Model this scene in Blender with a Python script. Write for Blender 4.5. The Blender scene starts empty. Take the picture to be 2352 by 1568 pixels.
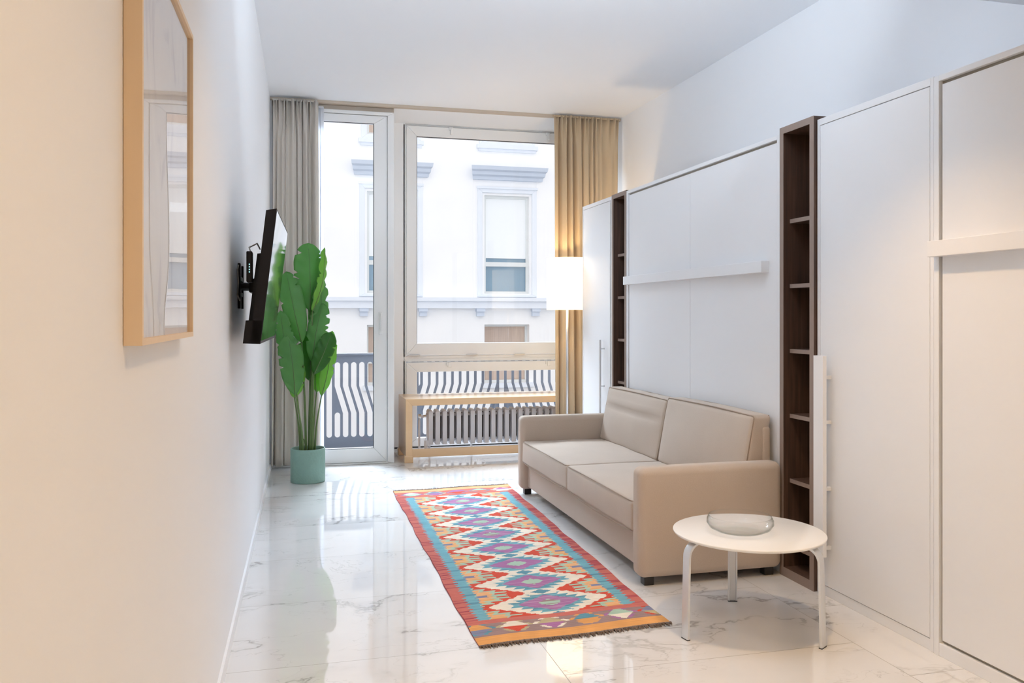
import bpy, bmesh, math, random
from mathutils import Vector, Matrix, noise

sc = bpy.context.scene
COL = sc.collection
PI = math.pi
rnd = random.Random(7)

# ------------------------------------------------------------------ camera
CAM_H = 1.30
F_PX = 1950.0
YAW = math.atan((1176.0 - 667.0) / F_PX)
cam_data = bpy.data.cameras.new('camera')
cam_data.sensor_fit = 'HORIZONTAL'
cam_data.sensor_width = 36.0
cam_data.lens = F_PX / 2352.0 * 36.0
cam_data.shift_x = 0.0
cam_data.shift_y = (724.0 - 784.0) / 2352.0
cam_data.clip_start = 0.02
cam_data.clip_end = 200
cam = bpy.data.objects.new('camera', cam_data)
cam.location = (0, 0, CAM_H)
cam.rotation_euler = (PI / 2, 0, -YAW)
COL.objects.link(cam)
sc.camera = cam

# ------------------------------------------------------------------ view / sky / lights
sc.view_settings.view_transform = 'Standard'
sc.view_settings.look = 'None'
sc.view_settings.gamma = 1
sc.view_settings.exposure = 0.25
sc.view_settings.use_curve_mapping = False
sc.cycles.use_denoising = True
sc.cycles.max_bounces = 14
sc.cycles.diffuse_bounces = 8
sc.cycles.glossy_bounces = 6
sc.cycles.transparent_max_bounces = 16
sc.cycles.caustics_reflective = False
sc.cycles.caustics_refractive = False
sc.cycles.sample_clamp_indirect = 6.0

world = bpy.data.worlds.new('overcast_sky')
sc.world = world
world.use_nodes = True
bg = world.node_tree.nodes['Background']
bg.inputs[0].default_value = (1.0, 0.985, 1.0, 1)
bg.inputs[1].default_value = 1.12


def light(name, kind, loc, energy, col, size=0.05, target=None, **kw):
    d = bpy.data.lights.new(name, kind)
    d.energy = energy
    d.color = col
    if kind in ('POINT', 'SPOT'):
        d.shadow_soft_size = size
    for k, v in kw.items():
        setattr(d, k, v)
    o = bpy.data.objects.new(name, d)
    o.location = loc
    if target is not None:
        o.rotation_euler = (Vector(target) - Vector(loc)).to_track_quat('-Z', 'Y').to_euler()
    COL.objects.link(o)
    return o


# soft daylight falling from the sky strip above the street
light('overcast_daylight', 'SUN', (1.0, 14, 9.6), 25.0, (0.72, 0.85, 1.0), target=(1.3, 7, 4.5), angle=math.radians(60))
WARM = (1.0, 0.64, 0.30)
for i, (x, y, e, cone) in enumerate([(0.55, 2.55, 8, 140), (1.68, 2.60, 27, 104), (0.70, 0.8, 20, 150), (1.65, 0.6, 15, 130), (0.70, -1.0, 19, 150), (1.65, -1.0, 17, 150)]):
    light('ceiling_spot', 'SPOT', (x, y, 2.53), e * 2.15, WARM if y > 0 else (1.0, 0.84, 0.70), 0.035, target=(x, y, 0), spot_size=math.radians(cone), spot_blend=0.9)  # last pair, behind the camera, is added as fill light
light('added_ceiling_fill', 'AREA', (1.35, 2.82, 2.80), 50, (0.76, 0.88, 1.0), target=(1.25, 4.6, 4.15), shape='RECTANGLE', size=1.8, spread=math.radians(145)).data.size_y = 0.25  # added unseen area light at the ceiling step, fills the far room


# ------------------------------------------------------------------ materials
def srgb(r, g, b):
    def f(c):
        c /= 255.0
        return c / 12.92 if c <= 0.04045 else ((c + 0.055) / 1.055) ** 2.4
    return (f(r), f(g), f(b), 1)


class NT:
    def __init__(self, m):
        m.use_nodes = True
        self.t = m.node_tree
        self.N = self.t.nodes
        self.L = self.t.links
        self.bsdf = self.N.get('Principled BSDF')
        self.out = self.N.get('Material Output')

    def n(self, typ, **kw):
        nd = self.N.new(typ)
        for k, v in kw.items():
            if k.startswith('i_'):
                nd.inputs[int(k[2:])].default_value = v
            else:
                setattr(nd, k, v)
        return nd

    def l(self, a, b):
        self.L.new(a, b)

    def math(self, op, a, b=None, c=None):
        nd = self.N.new('ShaderNodeMath')
        nd.operation = op
        for i, v in enumerate((a, b, c)):
            if v is None:
                continue
            if isinstance(v, (int, float)):
                nd.inputs[i].default_value = v
            else:
                self.L.new(v, nd.inputs[i])
        return nd.outputs[0]

    def mixc(self, fac, a, b, blend='MIX'):
        nd = self.N.new('ShaderNodeMix')
        nd.data_type = 'RGBA'
        nd.blend_type = blend
        for sock, v in ((nd.inputs[0], fac), (nd.inputs[6], a), (nd.inputs[7], b)):
            if isinstance(v, (int, float)):
                sock.default_value = v
            elif isinstance(v, tuple):
                sock.default_value = v
            else:
                self.L.new(v, sock)
        return nd.outputs[2]

    def ramp(self, fac, stops):
        nd = self.N.new('ShaderNodeValToRGB')
        cr = nd.color_ramp
        while len(cr.elements) > 1:
            cr.elements.remove(cr.elements[-1])
        cr.elements[0].position = stops[0][0]
        cr.elements[0].color = stops[0][1]
        for p, c in stops[1:]:
            e = cr.elements.new(p)
            e.color = c
        self.L.new(fac, nd.inputs[0])
        return nd.outputs[0]


def mat(name, col, rough=0.5, metal=0.0, spec=0.5, var=0.04, scale=6.0, bump=0.0, bscale=80.0, coat=0.0, stretch=None):
    """Principled surface with slight procedural colour variation and optional bump."""
    m = bpy.data.materials.new(name)
    t = NT(m)
    b = t.bsdf
    b.inputs['Roughness'].default_value = rough
    b.inputs['Metallic'].default_value = metal
    b.inputs['Specular IOR Level'].default_value = spec
    b.inputs['Coat Weight'].default_value = coat
    b.inputs['Coat Roughness'].default_value = 0.05
    tc = t.n('ShaderNodeTexCoord')
    src = tc.outputs['Object']
    if stretch:
        mp = t.n('ShaderNodeMapping')
        mp.inputs['Scale'].default_value = stretch
        t.l(src, mp.inputs[0])
        src = mp.outputs[0]
    nz = t.n('ShaderNodeTexNoise')
    nz.inputs['Scale'].default_value = scale
    nz.inputs['Detail'].default_value = 4
    t.l(src, nz.inputs['Vector'])
    d = tuple(max(0, c * (1 - var)) for c in col[:3]) + (1,)
    h = tuple(min(1, c * (1 + var)) for c in col[:3]) + (1,)
    t.l(t.mixc(nz.outputs[0], d, h), b.inputs['Base Color'])
    if bump:
        n2 = t.n('ShaderNodeTexNoise')
        n2.inputs['Scale'].default_value = bscale
        n2.inputs['Detail'].default_value = 3
        t.l(src, n2.inputs['Vector'])
        bp = t.n('ShaderNodeBump')
        bp.inputs['Strength'].default_value = bump
        bp.inputs['Distance'].default_value = 0.01
        t.l(n2.outputs[0], bp.inputs['Height'])
        t.l(bp.outputs[0], b.inputs['Normal'])
    return m


M = {}
M['wall'] = mat('white_wall_paint', (0.83, 0.84, 0.86, 1), 0.6, var=0.01, scale=2, bump=0.02, bscale=150)
M['ceiling'] = mat('white_ceiling_paint', (0.84, 0.86, 0.89, 1), 0.7, var=0.01, scale=2)
M['lacquer'] = mat('white_lacquer', (0.79, 0.80, 0.82, 1), 0.38, var=0.008, scale=3)
M['gap'] = mat('cabinet_edge_taupe', srgb(150, 143, 130), 0.5)
M['upvc'] = mat('painted_window_frame', (0.76, 0.755, 0.745, 1), 0.35, var=0.02, scale=4)
M['gasket'] = mat('dark_gasket', (0.03, 0.03, 0.035, 1), 0.5)
M['steel'] = mat('brushed_steel', (0.62, 0.62, 0.62, 1), 0.32, metal=1.0)
M['alu'] = mat('satin_aluminium', (0.74, 0.75, 0.76, 1), 0.42, metal=0.75)
M['tvblack'] = mat('black_plastic', (0.006, 0.0045, 0.005, 1), 0.5, spec=0.25)
M['screen'] = mat('tv_glass_screen', (0.010, 0.010, 0.012, 1), 0.015, spec=1.0, coat=1.0)
M['screen'].node_tree.nodes['Principled BSDF'].inputs['IOR'].default_value = 1.12
M['birch'] = mat('pale_birch', srgb(218, 182, 140), 0.35, var=0.08, scale=3, stretch=(1, 6, 6), coat=0.5)
M['frame_wood'] = mat('frame_light_wood', srgb(226, 200, 166), 0.45, var=0.04, scale=5, stretch=(8, 8, 1))
M['radiator'] = mat('radiator_grey_enamel', srgb(214, 214, 218), 0.35, var=0.04)
M['radiator_shade'] = mat('radiator_gap_shade', srgb(82, 74, 70), 0.6)
M['chrome'] = mat('chrome', (0.7, 0.69, 0.66, 1), 0.15, metal=1.0)
M['white_plastic'] = mat('white_plastic', (0.75, 0.75, 0.74, 1), 0.3)
M['feet'] = mat('sofa_foot_black', (0.015, 0.013, 0.013, 1), 0.4)
M['rail'] = mat('railing_grey_paint', srgb(92, 96, 106), 0.45, var=0.06)
M['slab'] = mat('balcony_concrete', srgb(150, 155, 162), 0.7, var=0.08)
M['tabletop'] = mat('table_white_laminate', (0.80, 0.79, 0.76, 1), 0.25, var=0.01)
M['pot'] = mat('celadon_pot', srgb(124, 158, 146), 0.45, var=0.08, scale=25)
M['soil'] = mat('potting_soil', srgb(92, 72, 58), 0.9, var=0.3, scale=60, bump=0.6)
M['stem'] = mat('plant_stem', srgb(88, 112, 60), 0.5, var=0.25, scale=20)
M['shaded_beige'] = mat('shaded_trim_beige', srgb(186, 172, 156), 0.5)  # track beige, with the shade under the ceiling put into the colour
M['led'] = mat('led_glow', (0.3, 0.9, 1, 1), 0.5)
_b = M['led'].node_tree.nodes['Principled BSDF']
_b.inputs['Emission Color'].default_value = (0.4, 0.95, 1, 1)
_b.inputs['Emission Strength'].default_value = 1.5


def wood_dark():
    m = bpy.data.materials.new('dark_walnut_laminate')
    t = NT(m)
    tc = t.n('ShaderNodeTexCoord')
    mp = t.n('ShaderNodeMapping')
    mp.inputs['Scale'].default_value = (60, 60, 3)
    t.l(tc.outputs['Object'], mp.inputs[0])
    nz = t.n('ShaderNodeTexNoise')
    nz.inputs['Scale'].default_value = 1.12
    nz.inputs['Detail'].default_value = 6
    t.l(mp.outputs[0], nz.inputs['Vector'])
    c = t.ramp(nz.outputs[0], [(0.25, srgb(58, 40, 32)), (0.55, srgb(78, 56, 44)), (0.8, srgb(96, 72, 58))])
    t.l(c, t.bsdf.inputs['Base Color'])
    t.bsdf.inputs['Roughness'].default_value = 0.5
    return m


M['walnut'] = wood_dark()
M['walnut_edge'] = mat('taupe_walnut_edge_band', srgb(136, 118, 108), 0.5, var=0.08, scale=3, stretch=(20, 20, 1))


def fabric(name, col, scale=900, bump=0.25, var=0.08, trans=0.0):
    m = bpy.data.materials.new(name)
    t = NT(m)
    b = t.bsdf
    b.inputs['Roughness'].default_value = 0.9
    b.inputs['Specular IOR Level'].default_value = 0.15
    b.inputs['Sheen Weight'].default_value = 0.25
    b.inputs['Sheen Roughness'].default_value = 0.5
    tc = t.n('ShaderNodeTexCoord')
    w1 = t.n('ShaderNodeTexNoise')
    w1.inputs['Scale'].default_value = scale * 0.35
    t.l(tc.outputs['Object'], w1.inputs['Vector'])
    w2 = t.n('ShaderNodeTexNoise')
    w2.inputs['Scale'].default_value = 5
    w2.inputs['Detail'].default_value = 3
    t.l(tc.outputs['Object'], w2.inputs['Vector'])
    f = t.math('ADD', t.math('MULTIPLY', w1.outputs[0], 0.6), t.math('MULTIPLY', w2.outputs[0], 0.4))
    d = tuple(c * (1 - var * 1.6) for c in col[:3]) + (1,)
    h = tuple(min(1, c * (1 + var * 1.6)) for c in col[:3]) + (1,)
    c = t.mixc(f, d, h)
    t.l(c, b.inputs['Base Color'])
    bp = t.n('ShaderNodeBump')
    bp.inputs['Strength'].default_value = bump
    bp.inputs['Distance'].default_value = 0.002
    t.l(w1.outputs[0], bp.inputs['Height'])
    t.l(bp.outputs[0], b.inputs['Normal'])
    if trans:
        tr = t.n('ShaderNodeBsdfTranslucent')
        t.l(c, tr.inputs[0])
        mx = t.n('ShaderNodeMixShader')
        mx.inputs[0].default_value = trans
        t.l(b.outputs[0], mx.inputs[1])
        t.l(tr.outputs[0], mx.inputs[2])
        t.l(mx.outputs[0], t.out.inputs[0])
    return m


M['sofa'] = fabric('sofa_beige_linen', srgb(188, 172, 156))
M['piping'] = fabric('sofa_piping_brown', srgb(158, 138, 120))
M['curtain'] = fabric('curtain_greige', srgb(214, 207, 198), trans=0.25, var=0.03)
M['curtain2'] = fabric('curtain_sand', srgb(206, 186, 156), trans=0.25, var=0.03)
M['sheer'] = fabric('sheer_white', srgb(240, 242, 246), trans=0.5, var=0.02)
M['fringe'] = fabric('rug_fringe_brown', srgb(112, 92, 78))


def leaf_mat(name, col, col2):
    m = bpy.data.materials.new(name)
    t = NT(m)
    b = t.bsdf
    tc = t.n('ShaderNodeTexCoord')
    mp = t.n('ShaderNodeMapping')
    mp.inputs['Scale'].default_value = (6, 6, 3)
    t.l(tc.outputs['Object'], mp.inputs[0])
    nz = t.n('ShaderNodeTexNoise')
    nz.inputs['Scale'].default_value = 2.0
    t.l(mp.outputs[0], nz.inputs['Vector'])
    c = t.mixc(nz.outputs[0], col, col2)
    t.l(c, b.inputs['Base Color'])
    b.inputs['Roughness'].default_value = 0.5
    tr = t.n('ShaderNodeBsdfTranslucent')
    t.l(t.mixc(0.5, c, (0.22, 0.62, 0.04, 1)), tr.inputs[0])
    mx = t.n('ShaderNodeMixShader')
    mx.inputs[0].default_value = 0.42
    t.l(b.outputs[0], mx.inputs[1])
    t.l(tr.outputs[0], mx.inputs[2])
    t.l(mx.outputs[0], t.out.inputs[0])
    return m


M['leaf'] = leaf_mat('leaf_green', srgb(84, 142, 74), srgb(104, 160, 90))
M['leaf_dark'] = leaf_mat('leaf_deep_green', srgb(42, 96, 30), srgb(60, 114, 44))
M['leaf_bright'] = leaf_mat('leaf_bright_green', srgb(112, 178, 56), srgb(138, 190, 88))


def glass_pane():
    m = bpy.data.materials.new('window_glass')
    t = NT(m)
    t.N.remove(t.bsdf)
    tr = t.n('ShaderNodeBsdfTransparent')
    tr.inputs[0].default_value = (0.98, 0.98, 0.98, 1)
    gl = t.n('ShaderNodeBsdfGlossy')
    gl.inputs['Roughness'].default_value = 0.0
    lw = t.n('ShaderNodeLayerWeight')
    mx = t.n('ShaderNodeMixShader')
    t.l(t.math('ADD', t.math('MULTIPLY', t.math('POWER', lw.outputs[1], 5.0), 0.9), 0.025), mx.inputs[0])
    t.l(tr.outputs[0], mx.inputs[1])
    t.l(gl.outputs[0], mx.inputs[2])
    t.l(mx.outputs[0], t.out.inputs[0])
    return m


M['pane'] = glass_pane()


def bowl_glass():
    m = bpy.data.materials.new('clear_bowl_glass')
    t = NT(m)
    t.N.remove(t.bsdf)
    tr = t.n('ShaderNodeBsdfTransparent')
    gl = t.n('ShaderNodeBsdfGlossy')
    gl.inputs['Roughness'].default_value = 0.02
    lw = t.n('ShaderNodeLayerWeight')
    lw.inputs[0].default_value = 0.35
    t.l(t.mixc(t.math('POWER', lw.outputs[1], 3.0), (1, 1, 1, 1), (0.42, 0.46, 0.44, 1)), tr.inputs[0])
    mx = t.n('ShaderNodeMixShader')
    t.l(t.math('ADD', t.math('MULTIPLY', t.math('POWER', lw.outputs[1], 3.5), 0.6), 0.02), mx.inputs[0])
    t.l(tr.outputs[0], mx.inputs[1])
    t.l(gl.outputs[0], mx.inputs[2])
    t.l(mx.outputs[0], t.out.inputs[0])
    return m


M['bowl'] = bowl_glass()


def marble_floor():
    m = bpy.data.materials.new('polished_marble_tiles')
    t = NT(m)
    tc = t.n('ShaderNodeTexCoord')
    sp = t.n('ShaderNodeSeparateXYZ')
    t.l(tc.outputs['Object'], sp.inputs[0])
    X, Y = sp.outputs[0], sp.outputs[1]
    # columns of tiles 1.205 m wide starting at x = -0.245, rows 0.715 m deep
    cx = t.math('DIVIDE', t.math('ADD', X, 0.245), 1.205)
    col = t.math('FLOOR', cx)
    ry = t.math('ADD', t.math('DIVIDE', t.math('ADD', Y, -3.245), 0.715), t.math('MULTIPLY', col, 0.45))
    row = t.math('FLOOR', ry)
    fx = t.math('MULTIPLY', t.math('PINGPONG', cx, 0.5), 1.205)
    fy = t.math('MULTIPLY', t.math('PINGPONG', ry, 0.5), 0.715)
    dist = t.math('MINIMUM', fx, fy)
    grout = t.math('LESS_THAN', dist, 0.0016)
    # per tile offset of the veining
    cmb = t.n('ShaderNodeCombineXYZ')
    t.l(t.math('ADD', X, t.math('MULTIPLY', row, 7.31)), cmb.inputs[0])
    t.l(t.math('ADD', Y, t.math('MULTIPLY', col, 3.7)), cmb.inputs[1])
    t.l(t.math('MULTIPLY', t.math('ADD', row, col), 1.3), cmb.inputs[2])
    mp = t.n('ShaderNodeMapping')
    mp.inputs['Rotation'].default_value = (0, 0, 0.35)
    mp.inputs['Scale'].default_value = (0.8, 1.25, 1)
    t.l(cmb.outputs[0], mp.inputs[0])
    warp = t.n('ShaderNodeTexNoise')
    warp.inputs['Scale'].default_value = 2.2
    warp.inputs['Detail'].default_value = 5
    t.l(mp.outputs[0], warp.inputs['Vector'])
    va = t.n('ShaderNodeVectorMath')
    va.operation = 'MULTIPLY_ADD'
    t.l(warp.outputs['Color'], va.inputs[0])
    va.inputs[1].default_value = (0.7, 0.7, 0.7)
    t.l(mp.outputs[0], va.inputs[2])

    def vein(scale, width, det=6, off=0.0):
        n = t.n('ShaderNodeTexNoise')
        n.inputs['Scale'].default_value = scale
        n.inputs['Detail'].default_value = det
        n.inputs['Roughness'].default_value = 0.55
        v2 = t.n('ShaderNodeVectorMath')
        v2.operation = 'ADD'
        t.l(va.outputs[0], v2.inputs[0])
        v2.inputs[1].default_value = (off, off * 2, off)
        t.l(v2.outputs[0], n.inputs['Vector'])
        d = t.math('ABSOLUTE', t.math('SUBTRACT', n.outputs[0], 0.5))
        return t.math('SUBTRACT', 1.0, t.math('MINIMUM', t.math('DIVIDE', d, width), 1.0))
    mask = t.n('ShaderNodeTexNoise')
    mask.inputs['Scale'].default_value = 1.6
    mask.inputs['Detail'].default_value = 3
    t.l(va.outputs[0], mask.inputs['Vector'])
    mk = t.ramp(mask.outputs[0], [(0.42, (0, 0, 0, 1)), (0.60, (1, 1, 1, 1))])
    v1 = t.math('MULTIPLY', vein(1.1, 0.009), mk)
    v2 = t.math('MULTIPLY', t.math('POWER', vein(1.1, 0.05), 2.0), t.math('MULTIPLY', mk, 0.30))
    v3 = t.math('MULTIPLY', vein(2.4, 0.006, 5, 4.0), t.math('MULTIPLY', mk, 0.5))
    v = t.math('MINIMUM', t.math('ADD', t.math('ADD', v1, v2), v3), 1.0)
    cloud = t.ramp(mask.outputs[0], [(0.3, (0.75, 0.745, 0.735, 1)), (0.75, (0.68, 0.675, 0.67, 1))])
    c = t.mixc(t.math('MULTIPLY', v, 0.6), cloud, srgb(128, 124, 118))
    c = t.mixc(grout, c, srgb(140, 136, 128))
    b = t.bsdf
    t.l(c, b.inputs['Base Color'])
    b.inputs['Roughness'].default_value = 0.035
    b.inputs['IOR'].default_value = 1.95
    t.l(t.math('ADD', t.math('MULTIPLY', grout, 0.5), 0.03), b.inputs['Roughness'])
    return m


M['floor'] = marble_floor()


def facade_mat():
    m = bpy.data.materials.new('facade_plaster_and_stone')
    t = NT(m)
    tc = t.n('ShaderNodeTexCoord')
    sp = t.n('ShaderNodeSeparateXYZ')
    t.l(tc.outputs['Object'], sp.inputs[0])
    X, Z = sp.outputs[0], sp.outputs[2]
    nz = t.n('ShaderNodeTexNoise')
    nz.inputs['Scale'].default_value = 1.3
    nz.inputs['Detail'].default_value = 6
    t.l(tc.outputs['Object'], nz.inputs['Vector'])
    # stone courses below the ledge
    rz = t.math('DIVIDE', t.math('ADD', Z, -1.09), 0.78)
    row = t.math('FLOOR', rz)
    fz = t.math('MULTIPLY', t.math('PINGPONG', rz, 0.5), 0.78)
    rx = t.math('DIVIDE', t.math('ADD', t.math('ADD', X, 0.2), t.math('MULTIPLY', row, 0.9)), 1.75)
    fx = t.math('MULTIPLY', t.math('PINGPONG', rx, 0.5), 1.75)
    joint = t.math('LESS_THAN', t.math('MINIMUM', fz, fx), 0.013)
    stone = t.mixc(nz.outputs[0], srgb(164, 160, 158), srgb(218, 214, 210))
    stone = t.mixc(t.math('MULTIPLY', joint, 0.8), stone, srgb(120, 118, 116))
    plaster = t.mixc(nz.outputs[0], (0.86, 0.87, 0.88, 1), (0.95, 0.95, 0.95, 1))
    up = t.math('GREATER_THAN', Z, 1.5)
    t.l(t.mixc(up, stone, plaster), t.bsdf.inputs['Base Color'])
    t.bsdf.inputs['Roughness'].default_value = 0.85
    return m


M['facade'] = facade_mat()
M['trimstone'] = mat('facade_trim_blue_grey', srgb(228, 234, 242), 0.8, var=0.03)
M['trimdark'] = mat('facade_cornice_grey', srgb(204, 214, 228), 0.8, var=0.04)
M['sash'] = mat('facade_window_sash', srgb(222, 226, 226), 0.6)
M['blind'] = mat('facade_roller_blind', srgb(240, 244, 246), 0.7, var=0.01)
M['farpane'] = mat('facade_window_pane', srgb(122, 152, 172), 0.12, spec=0.8)
M['louvre'] = mat('facade_wood_curtain', srgb(196, 176, 162), 0.7, var=0.22, scale=3, stretch=(9, 9, 0.4))
M['street'] = mat('street_paving', srgb(120, 120, 122), 0.8)

_m = M['blind']


def shade_mat():
    m = bpy.data.materials.new('lamp_shade_fabric')
    t = NT(m)
    b = t.bsdf
    b.inputs['Base Color'].default_value = (0.95, 0.92, 0.86, 1)
    b.inputs['Roughness'].default_value = 0.9
    tc = t.n('ShaderNodeTexCoord')
    nz = t.n('ShaderNodeTexNoise')
    nz.inputs['Scale'].default_value = 300
    t.l(tc.outputs['Object'], nz.inputs['Vector'])
    tr = t.n('ShaderNodeBsdfTranslucent')
    t.l(t.mixc(nz.outputs[0], (0.98, 0.90, 0.78, 1), (1, 0.96, 0.88, 1)), tr.inputs[0])
    mx = t.n('ShaderNodeMixShader')
    mx.inputs[0].default_value = 0.6
    t.l(b.outputs[0], mx.inputs[1])
    t.l(tr.outputs[0], mx.inputs[2])
    em = t.n('ShaderNodeEmission')
    em.inputs[0].default_value = (1.0, 0.88, 0.70, 1)
    em.inputs[1].default_value = 0.45
    ad = t.n('ShaderNodeAddShader')
    t.l(mx.outputs[0], ad.inputs[0])
    t.l(em.outputs[0], ad.inputs[1])
    t.l(ad.outputs[0], t.out.inputs[0])
    return m


M['shade'] = shade_mat()


# ------------------------------------------------------------------ mesh helpers
def box(bm, x0, x1, y0, y1, z0, z1, bev=0.0, seg=2):
    r = bmesh.ops.create_cube(bm, size=1.0)
    vs = r['verts']
    for v in vs:
        v.co = Vector((x0 + (v.co.x + .5) * (x1 - x0), y0 + (v.co.y + .5) * (y1 - y0), z0 + (v.co.z + .5) * (z1 - z0)))
    if bev > 0:
        es = set(e for v in vs for e in v.link_edges)
        bmesh.ops.bevel(bm, geom=list(es), offset=bev, segments=seg, affect='EDGES', profile=0.5)
    return bm


def bx(*a, **k):
    return box(bmesh.new(), *a, **k)


def prism(bm, pts, axis, a0, a1):
    """polygon pts in the two other axes extruded along axis (0,1,2)."""
    def mk(p, a):
        if axis == 0:
            return (a, p[0], p[1])
        if axis == 1:
            return (p[0], a, p[1])
        return (p[0], p[1], a)
    A = [bm.verts.new(mk(p, a0)) for p in pts]
    B = [bm.verts.new(mk(p, a1)) for p in pts]
    n = len(pts)
    bm.faces.new(A)
    bm.faces.new(B[::-1])
    for i in range(n):
        j = (i + 1) % n
        bm.faces.new((A[i], B[i], B[j], A[j]))
    bmesh.ops.recalc_face_normals(bm, faces=bm.faces)
    return bm


def lathe(bm, prof, c, n=48):
    """profile [(r,z)] revolved about the vertical through c."""
    rings = []
    for r, z in prof:
        if r < 1e-6:
            rings.append([bm.verts.new((c[0], c[1], c[2] + z))])
        else:
            rings.append([bm.verts.new((c[0] + r * math.cos(2 * PI * k / n), c[1] + r * math.sin(2 * PI * k / n), c[2] + z)) for k in range(n)])
    for a, b in zip(rings, rings[1:]):
        for k in range(n):
            j = (k + 1) % n
            if len(a) == 1 and len(b) == 1:
                continue
            if len(a) == 1:
                bm.faces.new((a[0], b[j], b[k]))
            elif len(b) == 1:
                bm.faces.new((a[k], a[j], b[0]))
            else:
                bm.faces.new((a[k], a[j], b[j], b[k]))
    bmesh.ops.recalc_face_normals(bm, faces=bm.faces)
    return bm


def tube(bm, pts, rad, n=8, caps=True, closed=False):
    pts = [Vector(p) for p in pts]
    m = len(pts)
    rings = []
    up = None
    for i, p in enumerate(pts):
        if closed:
            t = (pts[(i + 1) % m] - pts[(i - 1) % m]).normalized()
        else:
            t = (pts[min(i + 1, m - 1)] - pts[max(i - 1, 0)]).normalized()
        if up is None:
            up = Vector((0, 0, 1)) if abs(t.z) < 0.9 else Vector((1, 0, 0))
        s = t.cross(up)
        if s.length < 1e-6:
            s = t.cross(Vector((0, 1, 0)))
        s.normalize()
        u = s.cross(t).normalized()
        up = u
        r = rad[i] if isinstance(rad, (list, tuple)) else rad
        rings.append([bm.verts.new(p + s * (r * math.cos(2 * PI * k / n)) + u * (r * math.sin(2 * PI * k / n))) for k in range(n)])
    rng = range(m if closed else m - 1)
    for i in rng:
        a, b = rings[i], rings[(i + 1) % m]
        for k in range(n):
            j = (k + 1) % n
            bm.faces.new((a[k], a[j], b[j], b[k]))
    if caps and not closed:
        bm.faces.new(rings[0][::-1])
        bm.faces.new(rings[-1])
    bmesh.ops.recalc_face_normals(bm, faces=bm.faces)
    return bm


def soft_box(bm, x0, x1, y0, y1, z0, z1, r=0.03, n=10, bulge=(0, 0, 0), shear=None, wr=0.0):
    """rounded box with bulging faces; shear(z01) moves it in x."""
    hx, hy, hz = (x1 - x0) / 2, (y1 - y0) / 2, (z1 - z0) / 2
    c = Vector(((x0 + x1) / 2, (y0 + y1) / 2, (z0 + z1) / 2))

    def samples(h):
        k = min(0.95, r / h)
        edge = [-1, -1 + k * .25, -1 + k * .5, -1 + k * .75]
        inner = [-1 + k + (2 - 2 * k) * i / n for i in range(n + 1)]
        return edge + inner + [-e for e in edge[::-1]]
    S = [samples(h) for h in (hx, hy, hz)]
    H = (hx, hy, hz)
    cache = {}

    def vert(p):
        key = tuple(round(q, 5) for q in p)
        if key in cache:
            return cache[key]
        P = Vector((p[0] * hx, p[1] * hy, p[2] * hz))
        Q = Vector([max(-(H[i] - r), min(H[i] - r, P[i])) for i in range(3)])
        d = P - Q
        if d.length > 1e-9:
            d.normalize()
            P = Q + d * r
        out = P.copy()
        for i in range(3):
            o = [j for j in range(3) if j != i]
            w = (1 - p[o[0]] ** 2) * (1 - p[o[1]] ** 2)
            out[i] += bulge[i] * w * p[i]
        if wr:
            nv = noise.noise((c + P) * 6.0) * wr + noise.noise((c + P) * 17.0) * wr * .4
            out += Vector((nv, nv * .3, nv))
        if shear:
            out.x += shear((P.z + hz) / (2 * hz))
        v = bm.verts.new(c + out)
        cache[key] = v
        return v
    for ax in range(3):
        o = [j for j in range(3) if j != ax]
        for sgn in (-1, 1):
            A, B = S[o[0]], S[o[1]]
            for i in range(len(A) - 1):
                for j in range(len(B) - 1):
                    q = []
                    for (a, b) in ((A[i], B[j]), (A[i + 1], B[j]), (A[i + 1], B[j + 1]), (A[i], B[j + 1])):
                        p = [0, 0, 0]
                        p[ax] = sgn
                        p[o[0]] = a
                        p[o[1]] = b
                        q.append(vert(p))
                    if len(set(q)) >= 3:
                        try:
                            bm.faces.new(q)
                        except ValueError:
                            pass
    bmesh.ops.remove_doubles(bm, verts=bm.verts, dist=1e-5)
    bmesh.ops.recalc_face_normals(bm, faces=bm.faces)
    return bm


def obj(name, bm, m, parent=None, loc=None, smooth=False, autos=None, kind=None):
    """link bm (in world coordinates) as ONE mesh object; origin at the parent's base or loc."""
    me = bpy.data.meshes.new(name)
    off = Vector((0, 0, 0))
    if parent is not None:
        par = parent
        while par is not None:
            off += par.location
            par = par.parent
    if loc is not None:
        L = Vector(loc)
        bmesh.ops.translate(bm, verts=bm.verts, vec=-L)
    else:
        L = None
        bmesh.ops.translate(bm, verts=bm.verts, vec=-off)
    bm.to_mesh(me)
    bm.free()
    if smooth:
        for p in me.polygons:
            p.use_smooth = True
    me.materials.append(M[m] if isinstance(m, str) else m)
    o = bpy.data.objects.new(name, me)
    COL.objects.link(o)
    if parent is not None:
        o.parent = parent
    if L is not None:
        o.location = L - off if parent is not None else L
    if autos:
        smooth_by_angle(me, autos)
    if kind:
        o['kind'] = kind
    return o


def smooth_by_angle(me, ang=0.6):
    for p in me.polygons:
        p.use_smooth = True
    bm = bmesh.new()
    bm.from_mesh(me)
    for e in bm.edges:
        if len(e.link_faces) == 2 and e.calc_face_angle(0) > ang:
            e.smooth = False
    bm.to_mesh(me)
    bm.free()


def thing(name, loc, label, cat, group=None):
    o = bpy.data.objects.new(name, None)
    o.empty_display_size = 0.1
    o.location = loc
    COL.objects.link(o)
    o['label'] = label
    o['category'] = cat
    if group:
        o['group'] = group
    return o


def tag(o, label, cat, group=None):
    o['label'] = label
    o['category'] = cat
    if group:
        o['group'] = group
    return o


def struct(name, bm, m, **kw):
    o = obj(name, bm, m, **kw)
    o['kind'] = 'structure'
    return o


def part_label(o, s):
    o['label'] = s
    return o


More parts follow.
